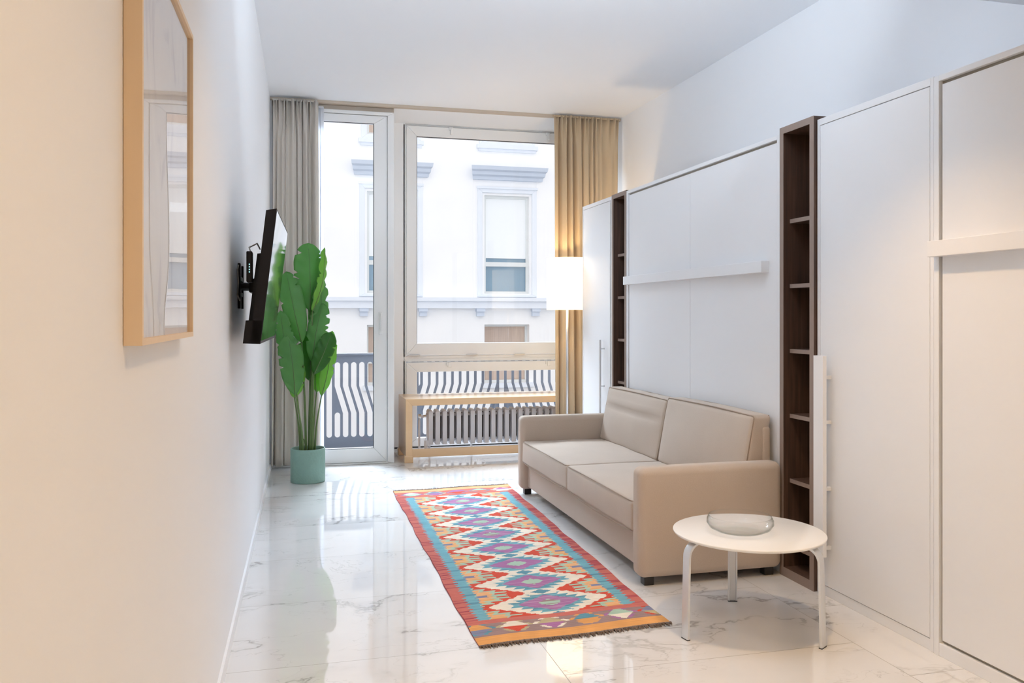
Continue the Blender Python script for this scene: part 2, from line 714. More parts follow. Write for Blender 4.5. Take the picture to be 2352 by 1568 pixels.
def copy_tree(o, parent=None):
    c = o.copy()
    COL.objects.link(c)
    if parent is not None:
        c.parent = parent
    for ch in list(o.children):
        copy_tree(ch, c)
    return c


# ------------------------------------------------------------------ room shell
def xw(y):            # left wall face (the wall runs about one degree off the others)
    return -0.2904 + 0.0165 * y


ZC = 3.146
XR = 3.003
YB = 7.47             # inner face of the back wall / reveal
YA = 8.10             # window plane in the alcove
YR = -3.0

struct('floor', bx(-0.6, 3.3, YR, 8.30, -0.08, 0.0), 'floor')
struct('ceiling', bx(-0.6, 3.3, 2.79, 7.60, ZC, ZC + 0.1), 'ceiling')
struct('trim_1', bx(-0.6, 3.3, YR, 2.79, 2.55, ZC + 0.1), 'ceiling')     # lowered ceiling over the entrance side
wl = struct('wall_left', bx(-0.30, 0, YR, 7.60, 0, ZC), 'wall')
wl.location = (xw(0), 0, 0)
wl.rotation_euler = (0, 0, -math.atan(0.0165))
struct('wall_right', bx(XR, XR + 0.25, YR, 8.10, 0, ZC), 'wall')
struct('wall_rear', bx(-0.6, 3.3, YR - 0.1, YR, 0, ZC), 'wall')
# baseboard along the left wall
b = bmesh.new()
prism(b, [(xw(0), 0), (xw(7.47), 7.47), (xw(7.47) + 0.010, 7.47), (xw(0) + 0.010, 0)], 2, 0, 0.055)
struct('baseboard_left', b, 'wall')

# back wall: jamb left of the door, head over the door, soffit and side of the window alcove
b = bmesh.new()
box(b, -0.6, -0.150, 7.47, 8.30, 0, ZC)
struct('wall_back', b, 'wall')
struct('trim_7', bx(-0.150, 0.886, 7.53, 7.64, 3.085, ZC + .1), 'shaded_beige')  # door head, coloured beige to stand for the shade on it
b = bmesh.new()
box(b, 0.886, 3.3, 7.50, 8.25, 3.130, ZC + 0.1)
struct('trim_2', b, 'ceiling')            # alcove soffit
b = bmesh.new()
box(b, 0.850, 0.886, 7.60, 8.25, 0, 3.13)
box(b, 0.886, 1.055, YA, YA + .12, 0.0, 3.13)
box(b, 2.97, XR, YA, YA + .12, 0.0, 3.13)
box(b, 0.886, XR, YA, YA + .12, 0.0, 0.045)
struct('trim_3', b, 'upvc')                 # panels around the window
struct('trim_4', bx(0.886, XR, YA - 0.012, YA, 0.0, 0.03), 'white_plastic')

# curtain track under the ceiling
b = bmesh.new()
box(b, xw(7.4) + 0.002, XR - .002, 7.45, 7.50, 3.122, 3.146, 0.002)
tr = struct('trim_5', b, 'shaded_beige')


def frame_rect(bm, x0, x1, z0, z1, w, y0, y1, wb=None, wt=None, wr=None, bev=0.004):
    wb = wb or w
    wt = wt or w
    wr = wr or w
    # mitred rectangular frame in the XZ plane
    o = [(x0, z0), (x1, z0), (x1, z1), (x0, z1)]
    i = [(x0 + w, z0 + wb), (x1 - wr, z0 + wb), (x1 - wr, z1 - wt), (x0 + w, z1 - wt)]
    for k in range(4):
        j = (k + 1) % 4
        sub = bmesh.new()
        prism(sub, [o[k], o[j], i[j], i[k]], 1, y0, y1)
        bmesh.ops.bevel(sub, geom=list(sub.edges), offset=bev, segments=1, affect='EDGES')
        me = bpy.data.meshes.new('tmp')
        sub.to_mesh(me)
        sub.free()
        bm.from_mesh(me)
        bpy.data.meshes.remove(me)
    return bm


# ---- door_1: glazed balcony door
b = bmesh.new()
frame_rect(b, -0.150, 0.886, 0.0, 3.085, 0.058, 7.50, 7.60, wb=0.012, wt=0.03)
door = struct('door_1', b, 'upvc')
b = bmesh.new()
frame_rect(b, -0.090, 0.824, 0.014, 3.052, 0.105, 7.515, 7.575, wb=0.122, wt=0.070, wr=0.115)
obj('sash', b, 'upvc', door)
b = bmesh.new()
frame_rect(b, 0.012, 0.712, 0.133, 2.985, 0.008, 7.522, 7.528, bev=0.001)
o = obj('gasket', b, 'gasket', door)
obj('pane', bx(0.01, 0.714, 7.540, 7.546, 0.13, 2.988), 'pane', door)
b = bmesh.new()
box(b, 0.752, 0.782, 7.505, 7.516, 1.13, 1.33, 0.003)
box(b, 0.760, 0.775, 7.490, 7.506, 1.16, 1.32, 0.005)
obj('door_handle', b, 'white_plastic', door)

# ---- window_1: large upper window
b = bmesh.new()
frame_rect(b, 1.040, 2.975, 0.885, 3.130, 0.030, YA, YA + .09, wt=.012)
win = struct('window_1', b, 'upvc')
b = bmesh.new()
frame_rect(b, 1.068, 2.947, 0.918, 3.112, 0.100, YA - .018, YA + .05, wb=0.116, wt=0.100)
obj('sash', b, 'upvc', win)
b = bmesh.new()
frame_rect(b, 1.163, 2.852, 1.03, 3.016, 0.010, YA - .008, YA - .002, bev=.001, wb=.003, wr=.003)
obj('gasket', b, 'gasket', win)
obj('pane', bx(1.160, 2.855, YA + .02, YA + .026, 1.028, 3.018), 'pane', win)
for hx_ in (1.10, 1.66, 2.14, 2.62):
    b = bmesh.new()
    box(b, hx_, hx_ + .09, YA - .030, YA - .016, 0.912, 0.924, .002)
    tube(b, [(hx_ - .01, YA - .026, .918), (hx_ + .10, YA - .026, .918)], .005)
    obj('hinge', b, 'steel', win)
for hx_ in (1.50, 2.475):
    b = bmesh.new()
    box(b, hx_ - .02, hx_ + .02, YA - .035, YA - .018, 3.085, 3.112, .003)
    box(b, hx_ - .006, hx_ + .012, YA - .05, YA - .02, 3.040, 3.095, .005)
    obj('window_latch', b, 'white_plastic', win)

# ---- window_2: low window behind the bench
b = bmesh.new()
frame_rect(b, 1.040, 2.975, 0.03, 0.885, 0.030, YA, YA + .09)
win2 = struct('window_2', b, 'upvc')
b = bmesh.new()
frame_rect(b, 1.068, 2.947, 0.046, 0.850, 0.104, YA - .018, YA + .05, wb=0.082, wt=0.092)
obj('sash', b, 'upvc', win2)
obj('pane', bx(1.160, 2.855, YA + .02, YA + .026, 0.12, 0.76), 'pane', win2)
for hx_, s in ((1.475, 1), (2.475, 1)):
    b = bmesh.new()
    box(b, hx_ - .004, hx_ + .030, YA - .030, YA - .018, 0.800, 0.846, .003)
    box(b, hx_ - .02, hx_ - .008, YA - .034, YA - .018, 0.815, 0.846, .003)
    obj('window_latch', b, 'white_plastic', win2)

# ------------------------------------------------------------------ balcony
struct('trim_6', bx(-0.9, 4.4, 8.22, 8.95, -0.30, -0.075), 'slab')
# outer wall around the openings, seen only in reflections and as thickness
b = bmesh.new()
box(b, -1.5, -0.155, 8.20, 8.30, -0.3, 3.6)
box(b, 0.714 + .11, 1.04, 8.21, 8.26, 0.0, 3.2)
box(b, XR, 4.4, 8.20, 8.30, -0.3, 3.6)
box(b, 0.85, 4.4, 8.25, 8.30, 3.1, 3.9)
struct('wall_outer', b, 'wall')


def railing():
    YRL = 8.90
    P = 1.822
    C0 = 0.385
    p = P / 22
    hw = 0.0275          # half slot width
    zt, zb = 0.818, 0.045
    k1, k2 = 0.572, 0.294
    x_lo, x_hi = C0 - P * 0.75, C0 + 1.98 * P
    cu = bpy.data.curves.new('rail_curve', 'CURVE')
    cu.dimensions = '2D'
    cu.fill_mode = 'BOTH'
    cu.extrude = 0.004

    def poly(pts):
        s = cu.splines.new('POLY')
        s.points.add(len(pts) - 1)
        for q, (a, b_) in zip(s.points, pts):
            q.co = (a, b_, 0, 1)
        s.use_cyclic_u = True
    poly([(x_lo, -0.06), (x_hi, -0.06), (x_hi, 0.905), (x_lo, 0.905)])

    def slot(path):
        # path: centre points bottom -> top; capped with half circles
        L, R = [], []
        for i, (x, z) in enumerate(path):
            L.append((x - hw, z))
            R.append((x + hw, z))
        top = path[-1]
        bot = path[0]
        capT = [(top[0] + hw * math.cos(a), top[1] + hw * math.sin(a)) for a in [PI * j / 8 for j in range(1, 8)]]
        capB = [(bot[0] + hw * math.cos(a), bot[1] + hw * math.sin(a)) for a in [PI + PI * j / 8 for j in range(1, 8)]]
        poly(R + capT + L[::-1] + capB)
    for q in (-1, 0, 1, 2):
        c = C0 + q * P
        if x_lo < c - hw and c + hw < x_hi:
            slot([(c, zb + hw), (c, zt - hw)])
        for s in (-1, 1):
            # short slot under the solid wedge
            x = c + s * p
            if x_lo < x - hw and x + hw < x_hi:
                slot([(x, zb + hw), (x, k2 - .02)])
            k = 1
            while True:
                xt = c + s * k * p
                xb = c + s * (k + 1) * p
                if abs(xb - c) > P / 2 - hw - .012:
                    if x_lo + .05 < xt < x_hi - .05:
                        f = .62
                        slot([(xt + (xb - xt) * f, k1 + (k2 - k1) * f), (xt, k1), (xt, zt - hw)])
                    if s > 0 and x_lo + .05 < c + P / 2 < x_hi - .05:
                        slot([(c + P / 2, k1 + .01), (c + P / 2, zt - hw)])
                        slot([(c + P / 2, zb + hw), (c + P / 2, .16)])
                    break
                if x_lo + .05 < min(xt, xb) and max(xt, xb) < x_hi - .05:
                    slot([(xb, zb + hw), (xb, k2), (xt, k1), (xt, zt - hw)])
                k += 1
    tmp = bpy.data.objects.new('tmp', cu)
    COL.objects.link(tmp)
    dg = bpy.context.evaluated_depsgraph_get()
    me = bpy.data.meshes.new_from_object(tmp.evaluated_get(dg))
    bpy.data.objects.remove(tmp)
    bpy.data.curves.remove(cu)
    for v in me.vertices:
        x, z, y = v.co
        v.co = (x, YRL + y, z)
    t = thing('balcony_railing', (C0, YRL, -0.075), 'dark grey metal balcony railing with wavy cut-out slots outside the glazing', 'railing')
    bm = bmesh.new()
    bm.from_mesh(me)
    bpy.data.meshes.remove(me)
    obj('slotted_panel', bm, 'rail', t)
    b = bmesh.new()
    box(b, x_lo, x_hi, YRL - .03, YRL + .03, 0.886, 0.910, .004)
    obj('handrail', b, 'rail', t)
    for x in (x_lo + .02, C0 - .075 - 0.05, C0 + P * .5, C0 + P * 1.5):
        b = bmesh.new()
        box(b, x - .012, x + .012, YRL + .006, YRL + .03, -0.078, 0.888, .003)
        obj('post', b, 'rail', t)


railing()

# ------------------------------------------------------------------ house across the street
YF = 19.0


def facade():
    t = thing('opposite_building', (3.5, YF, -4.0), 'pale plaster and stone building across the street behind the glazing', 'building')
    cent = [4.84 + 2.665 * k for k in range(-5, 5)]
    X0, X1 = -10.5, 18.5
    hwid = 0.535
    rows = [(-0.25, 1.09), (1.80, 4.06), (5.32, 6.7)]
    zs = [-4.0] + [z for r in rows for z in r] + [7.9]
    b = bmesh.new()
    # solid bands
    for z0, z1 in ((zs[0], zs[1]), (zs[2], zs[3]), (zs[4], zs[5]), (zs[6], zs[7])):
        box(b, X0, X1, YF, YF + .4, z0, z1)
    xs = [X0] + [c + s * hwid for c in cent for s in (-1, 1)] + [X1]
    for z0, z1 in rows:
        for i in range(0, len(xs), 2):
            box(b, xs[i], xs[i + 1], YF, YF + .4, z0, z1)
    obj('facade_wall', b, 'facade', t)
    # ledge between the floors
    b = bmesh.new()
    box(b, X0, X1, YF - .22, YF, 1.62, 1.70)
    box(b, X0, X1, YF - .16, YF, 1.46, 1.62)
    obj('ledge', b, 'trimstone', t)
    # consoles
    for i in range(-5, 9):
        cx = 4.197 + 1.315 * i
        if not (-2 < cx < 9):
            continue
        b = bmesh.new()
        box(b, cx - .10, cx + .10, YF - .14, YF, 1.385, 1.46)
        box(b, cx - .085, cx + .085, YF - .10, YF, 1.28, 1.385)
        obj('console', b, 'trimdark', t)
    for c in cent:
        near = -4 < c < 11
        # first floor window
        w = bmesh.new()
        frame_rect(w, c - hwid, c + hwid, 1.80, 4.06, 0.055, YF + .10, YF + .18, bev=.003, wt=.06)
        box(w, c - hwid, c + hwid, YF + .09, YF + .18, 2.43, 2.53)
        wo = obj('window', w, 'sash', t, loc=(c, YF, 1.8))
        obj('roller_blind', bx(c - .48, c + .48, YF + .13, YF + .15, 2.62, 4.00), 'blind', wo)
        obj('pane', bx(c - .49, c + .49, YF + .16, YF + .17, 1.84, 4.01), 'farpane', wo)
        if near:
            s = bmesh.new()
            # moulded surround
            frame_rect(s, c - .70, c + .70, 1.72, 4.22, 0.11, YF - .05, YF, wb=.06, bev=.008)
            box(s, c - .72, c + .72, YF - .08, YF, 4.20, 4.25)
            obj('window_surround', s, 'trimstone', t)
            for xa in (c - .80, c + .70):
                obj('pilaster_strip', bx(xa, xa + .10, YF - .015, YF, 1.70, 4.42), 'facade', t)
            s = bmesh.new()
            prism(s, [(YF, 4.40), (YF - .10, 4.40), (YF - .12, 4.47), (YF - .20, 4.50), (YF - .22, 4.57), (YF - .30, 4.60), (YF - .33, 4.68), (YF, 4.70)], 0, c - .86, c + .86)
            # taper the ends of the cornice
            for v in s.verts:
                d = (YF - v.co.y)
                v.co.x += (0.10 if v.co.x > c else -0.10) * (d / .33 - 0.6)
            obj('cornice', s, 'trimdark', t)
        # second floor window
        w = bmesh.new()
        frame_rect(w, c - hwid, c + hwid, 5.32, 6.7, 0.055, YF + .10, YF + .18, bev=.003)
        wo = obj('window', w, 'sash', t, loc=(c, YF, 5.32))
        obj('shutter', bx(c - .48, c + .48, YF + .12, YF + .15, 5.38, 6.64), 'louvre', wo)
        if near:
            s = bmesh.new()
            frame_rect(s, c - .66, c + .66, 5.20, 6.8, 0.11, YF - .05, YF, wb=.10, bev=.008)
            box(s, c - .72, c + .72, YF - .10, YF, 5.12, 5.21)
            box(s, c - .68, c + .68, YF - .06, YF, 5.06, 5.12)
            obj('window_surround', s, 'trimstone', t)
        # ground floor opening
        w = bmesh.new()
        frame_rect(w, c - hwid, c + hwid, -0.25, 1.09, 0.05, YF + .20, YF + .28, bev=.003)
        box(w, c - hwid, c + hwid, YF + .19, YF + .28, 0.22, 0.28)
        wo = obj('window', w, 'sash', t, loc=(c, YF, -.25))
        obj('curtain', bx(c - .49, c + .49, YF + .25, YF + .27, -0.2, 1.05), 'louvre', wo)
        if near:
            s = bmesh.new()
            box(s, c - .62, c + .62, YF - .10, YF, -0.36, -0.25)
            obj('window_sill', s, 'trimstone', t)


facade()
tag(obj('street', bx(-12, 20, 8.6, YF, -4.1, -4.0), 'street'), 'grey street surface below the balcony railing', 'street')['kind'] = 'structure'

# ------------------------------------------------------------------ left curtain / right curtain
def curtain(name, x0, x1, y, z0, z1, m, folds, amp, label, seed, flare=0.0, gather=0.0, hem=0.004):
    r = random.Random(seed)
    nx, nz = 200, 46
    ph = [r.uniform(0, 6.28) for _ in range(4)]
    bm = bmesh.new()
    grid = []
    for j in range(nz + 1):
        v = j / nz
        z = z0 + (z1 - z0) * v
        row = []
        for i in range(nx + 1):
            u = i / nx
            a = amp * (1.0 - 0.30 * v)
            wob = u + .055 * math.sin(6.9 * u + ph[0] + .5 * v) + .028 * math.sin(15.1 * u + ph[1]) - .055 * math.sin(ph[0] + .5 * v) * (1 - u)
            cc = 2 * PI * folds * wob
            am = a * (.65 + .45 * math.sin(5.3 * u + ph[2] + 1.1 * v))
            sn = math.sin(cc + .6 * math.sin(1.7 * v + ph[3]))
            sn = math.copysign(abs(sn) ** .75, sn)
            y_ = y + am * sn + .22 * a * math.sin(2.3 * cc + ph[3] + 1.2 * v)
            if v > 0.90:                       # pleat heading: finer gathers at the tape
                k = (v - .90) / .10
                y_ = y_ * (1 - .35 * k) + y * .35 * k + k * .62 * amp * math.sin(cc * 2.6 + 1)
            xx = x0 + (x1 - x0) * u
            xx += 0.014 * math.cos(cc) * (1 - .4 * v)
            xx += flare * (1 - v) * (u - 0.5)
            if gather:
                xx += gather * math.sin(PI * min(1, max(0, (v - .0)))) * (u - 0.0)
            row.append(bm.verts.new((xx, y_, z + hem * math.sin(cc) * (1 - v))))
        grid.append(row)
    for j in range(nz):
        for i in range(nx):
            bm.faces.new((grid[j][i], grid[j][i + 1], grid[j + 1][i + 1], grid[j + 1][i]))
    t = thing(name, ((x0 + x1) / 2, y, z0), label, 'curtain')
    o = obj('curtain_fabric', bm, m, t, smooth=True)
    md = o.modifiers.new('thick', 'SOLIDIFY')
    md.thickness = 0.0025
    # heading tape along the top
    b = bmesh.new()
    tube(b, [(x0, y + .0, z1 - .004), (x1, y + .0, z1 - .004)], .008, n=6)
    obj('heading_tape', b, m, t)
    return t


curtain('curtain', xw(7.4) + .022, 0.222, 7.40, 0.035, 3.118, 'curtain', 5.0, 0.046, 'greige pleated floor-length curtain beside the balcony door, nearest the left wall', 3, flare=0.04)
t_ = curtain('sheer_curtain', 0.02, 0.272, 7.462, 0.06, 3.09, 'sheer', 5.0, 0.008, 'thin white sheer curtain hanging behind the greige curtain at the balcony door', 5, hem=.002)
curtain('curtain', 2.318, 2.950, 7.405, 0.03, 3.125, 'curtain2', 7.5, 0.044, 'sand coloured pleated curtain behind the lit floor lamp', 11, flare=-0.03)

# ------------------------------------------------------------------ bench over the radiator
def bench():
    X0, X1, Y0, Y1 = 0.983, 2.83, 7.47, 7.98
    t = thing('bench', (X0, Y0, 0), 'long pale birch bench with a lower board standing over the radiator', 'bench')
    b = bmesh.new()
    prism(b, [(X0, .560), (X1, .560), (X1 - .058, .502), (X0 + .058, .502)], 1, Y0, Y1)
    bmesh.ops.bevel(b, geom=list(b.edges), offset=.002, segments=1, affect='EDGES')
    obj('bench_top', b, 'birch', t)
    for s in (0, 1):
        b = bmesh.new()
        xa, xb = (X0, X0 + .058) if s == 0 else (X1, X1 - .058)
        prism(b, [(xa, .560), (xa, .050), (xb, .050), (xb, .502)], 1, Y0, Y1)
        bmesh.ops.bevel(b, geom=list(b.edges), offset=.002, segments=1, affect='EDGES')
        obj('side_panel', b, 'birch', t)
        for yy in (Y0 - .006, Y1 - .08):
            b = bmesh.new()
            x = X0 - .012 if s == 0 else X1 - .066
            box(b, x, x + .078, yy, yy + .08, 0.0, 0.062, .004)
            obj('foot', b, 'birch', t)
    b = bmesh.new()
    box(b, X0 + .058, X1 - .058, Y0 + .004, Y0 + .026, .045, .118, .002)
    obj('lower_rail', b, 'birch', t)


bench()


def radiator():
    X0, Y0, Y1 = 1.222, 7.70, 7.84
    zb, zt = 0.115, 0.432
    n = 22
    pitch = 0.0655
    t = thing('radiator', (X0, (Y0 + Y1) / 2, 0), 'low grey cast iron column radiator under the birch bench', 'radiator')
    for i in range(n):
        x = X0 + i * pitch
        b = bmesh.new()
        # front and back column plus top and bottom bridges
        for ya, yb in ((Y0, Y0 + .030), (Y0 + .055, Y0 + .085), (Y1 - .030, Y1)):
            box(b, x, x + .042, ya, yb, zb, zt - .012, .004)
        box(b, x + .004, x + .036, Y0 + .004, Y1 - .004, zt - .04, zt, .008)
        box(b, x + .004, x + .036, Y0 + .004, Y1 - .004, zb, zb + .03, .006)
        tube(b, [(x - .014, (Y0 + Y1) / 2, zt - .05), (x + .054, (Y0 + Y1) / 2, zt - .05)], .017, n=10)
        tube(b, [(x - .014, (Y0 + Y1) / 2, zb + .035), (x + .054, (Y0 + Y1) / 2, zb + .035)], .017, n=10)
        obj('radiator_section', b, 'radiator', t)
    b = bmesh.new()
    box(b, X0 + .006, X0 + n * pitch - .03, Y0 + .060, Y0 + .064, zb + .02, zt - .03)
    obj('gap_shade_plate', b, 'radiator_shade', t)  # dark plate added to stand for the shade between the columns
    b = bmesh.new()
    ym = (Y0 + Y1) / 2
    tube(b, [(X0 - .012, ym, zt - .06), (X0 - .05, ym, zt - .06)], .012, n=10)
    tube(b, [(X0 - .05, ym - .03, zt - .06), (X0 - .05, ym + .02, zt - .06)], .014, n=10)
    tube(b, [(X0 - .085, ym, zt - .06), (X0 - .062, ym, zt - .06)], .020, n=12)
    obj('valve', b, 'chrome', t)
    b = bmesh.new()
    tube(b, [(X0 - .075, ym, zt - .08), (X0 - .075, ym, 0.0)], .010, n=10)
    tube(b, [(X0 - .03, Y0 - .05, .165), (X0 - .03, Y0 - .05, .06)], .018, n=12)
    tube(b, [(X0 - .03, Y0 - .05, .155), (X0 - .01, ym, .165)], .012, n=10)
    obj('pipe', b, 'radiator', t)
    for i in (0, 6, 13, 20):
        b = bmesh.new()
        x = X0 + i * pitch + .02
        tube(b, [(x, ym, zb + .01), (x, ym, 0)], .009, n=8)
        tube(b, [(x, ym, .012), (x, ym, 0)], .02, n=10)
        obj('radiator_foot', b, 'radiator', t)


radiator()

# ------------------------------------------------------------------ storage wall on the right
XF = 2.400


def wardrobe(y0, y1, handle_y, hz0, hz1, flat, label, edge_side):
    t = thing('wardrobe', (XR - .3, (y0 + y1) / 2, 0), label, 'wardrobe')
    zt = 2.220
    b = bmesh.new()
    d = 0.019
    dg = .030
    box(b, XF, XR - .004, y0, y0 + d, 0, zt, .0012)            # sides
    box(b, XF, XR - .004, y1 - d, y1, 0, zt, .0012)
    box(b, XF, XR - .004, y0 + d, y1 - d, zt - dg, zt, .0012)    # top
    box(b, XF + .004, XR - .004, y0 + d, y1 - d, 0, .045, .0012)   # plinth
    box(b, XR - .02, XR - .004, y0 + d, y1 - d, .045, zt - dg)
    obj('carcass', b, 'lacquer', t)
    b = bmesh.new()
    ga, gb = (.003, .003)
    if edge_side:
        ga = 0.022
        box(b, XF + .006, XF + .02, y0 + d, y0 + d + .022, .05, zt - dg - .02, .001)
        obj('edge_profile', b, 'gap', t)
        b = bmesh.new()
    box(b, XF + .001, XF + .020, y0 + d + ga, y1 - d - gb, .048, zt - dg - .003, .0015)
    dr = obj('door', b, 'lacquer', t)
    b = bmesh.new()
    if flat:
        box(b, XF - .060, XF - .040, handle_y - .036, handle_y + .036, hz0, hz1, .001)
        for z in (hz0 + .035, (2 * hz0 + hz1) / 3, (hz0 + 2 * hz1) / 3, hz1 - .10):
            box(b, XF - .042, XF + .001, handle_y - .012, handle_y + .004, z - .008, z + .008)
        obj('handle', b, 'lacquer', dr)
    else:
        box(b, XF - .040, XF - .028, handle_y - .006, handle_y + .006, hz0, hz1, .001)
        n = 0
        z = hz1 - .07
        while z > hz0:
            tube(b, [(XF - .03, handle_y, z), (XF + .001, handle_y, z)], .006, n=10)
            z -= .295
        o = obj('handle', b, 'steel', dr)
    return t


def open_shelf(y0, y1, xf, zt, label, shelves):
    t = thing('open_shelf_unit', (2.7, (y0 + y1) / 2, 0), label, 'shelf unit', 'walnut open shelf columns in the white storage wall')
    d = .033
    xb = XR - .006
    b = bmesh.new()
    box(b, xf, xb, y0, y0 + d, 0, zt, .001)
    box(b, xf, xb, y1 - d, y1, 0, zt, .001)
    box(b, xf, xb, y0 + d, y1 - d, zt - d, zt, .001)
    box(b, xf, xb, y0 + d, y1 - d, 0, .045, .001)
    obj('carcass', b, 'walnut', t)
    b = bmesh.new()
    box(b, xf - .0012, xf, y0, y0 + d, 0, zt)
    box(b, xf - .0012, xf, y1 - d, y1, 0, zt)
    box(b, xf - .0012, xf, y0 + d, y1 - d, zt - d, zt)
    box(b, xf - .0012, xf, y0 + d, y1 - d, 0, .045)
    obj('edge_band', b, 'walnut_edge', t)
    obj('back_panel', bx(2.62, 2.632, y0 + d, y1 - d, .045, zt - d), 'walnut', t)
    for z in shelves:
        so = obj('shelf', bx(xf + .037, 2.62, y0 + d, y1 - d, z - .02, z, bev=.001), 'walnut', t)
        obj('edge_band', bx(xf + .0355, xf + .037, y0 + d, y1 - d, z - .02, z), 'walnut_edge', so)
    return t


def wall_bed(y0, y1, seam, label, ry0, ry1):
    t = thing('wall_bed', (2.7, (y0 + y1) / 2, 0), label, 'wall bed')
    zt = 2.216
    d = .026
    b = bmesh.new()
    box(b, XF - .004, XR - .004, y0, y0 + d, 0, zt, .0012)
    box(b, XF - .004, XR - .004, y1 - d, y1, 0, zt, .0012)
    box(b, XF - .004, XR - .004, y0 + d, y1 - d, zt - .022, zt, .0012)
    box(b, XF - .002, XR - .004, y0 + d, y1 - d, 0, .05, .0012)
    box(b, XR - .02, XR - .004, y0 + d, y1 - d, .05, zt - .022)
    obj('carcass', b, 'lacquer', t)
    b = bmesh.new()
    box(b, XF + .014, XF + .030, y0 + d, y1 - d, .05, zt - .022)
    obj('inner_edge', b, 'gap', t)
    g = .011
    ya, yb = y0 + d + g, y1 - d - g
    segs = [(ya, seam - .0016), (seam + .0016, yb)] if seam else [(ya, yb)]
    for a, c in segs:
        obj('front_panel', bx(XF + .003, XF + .016, a, c, .062, zt - .036, bev=.0008), 'lacquer', t)
    b = bmesh.new()
    box(b, XF - .042, XF + .004, ry0, ry1, 1.523, 1.583, .0015)
    obj('grab_rail', b, 'lacquer', t)
    return t


wardrobe(6.148, 6.823, 6.307, 0.30, 1.107, False, 'narrow tall white wardrobe nearest the window with a thin steel bar handle', True)
open_shelf(5.845, 6.135, 2.396, 2.224, 'walnut open shelf column at the window end of the storage wall', [1.768 - .323 * i for i in range(6)])
wall_bed(3.815, 5.842, 4.825, 'closed white wall bed with two-part front behind the sofa', 3.926, 5.815)
open_shelf(3.508, 3.795, 2.384, 2.240, 'walnut open shelf column beside the near sofa arm, full height', [1.780 - .324 * i for i in range(6)])
wardrobe(2.757, 3.504, 3.411, 0.199, 1.115, True, 'wide white wardrobe with a long flat white upright handle behind the coffee table', False)
wall_bed(0.70, 2.752, 1.72, 'closed white wall bed at the right edge of the photo', 0.9, 2.744)

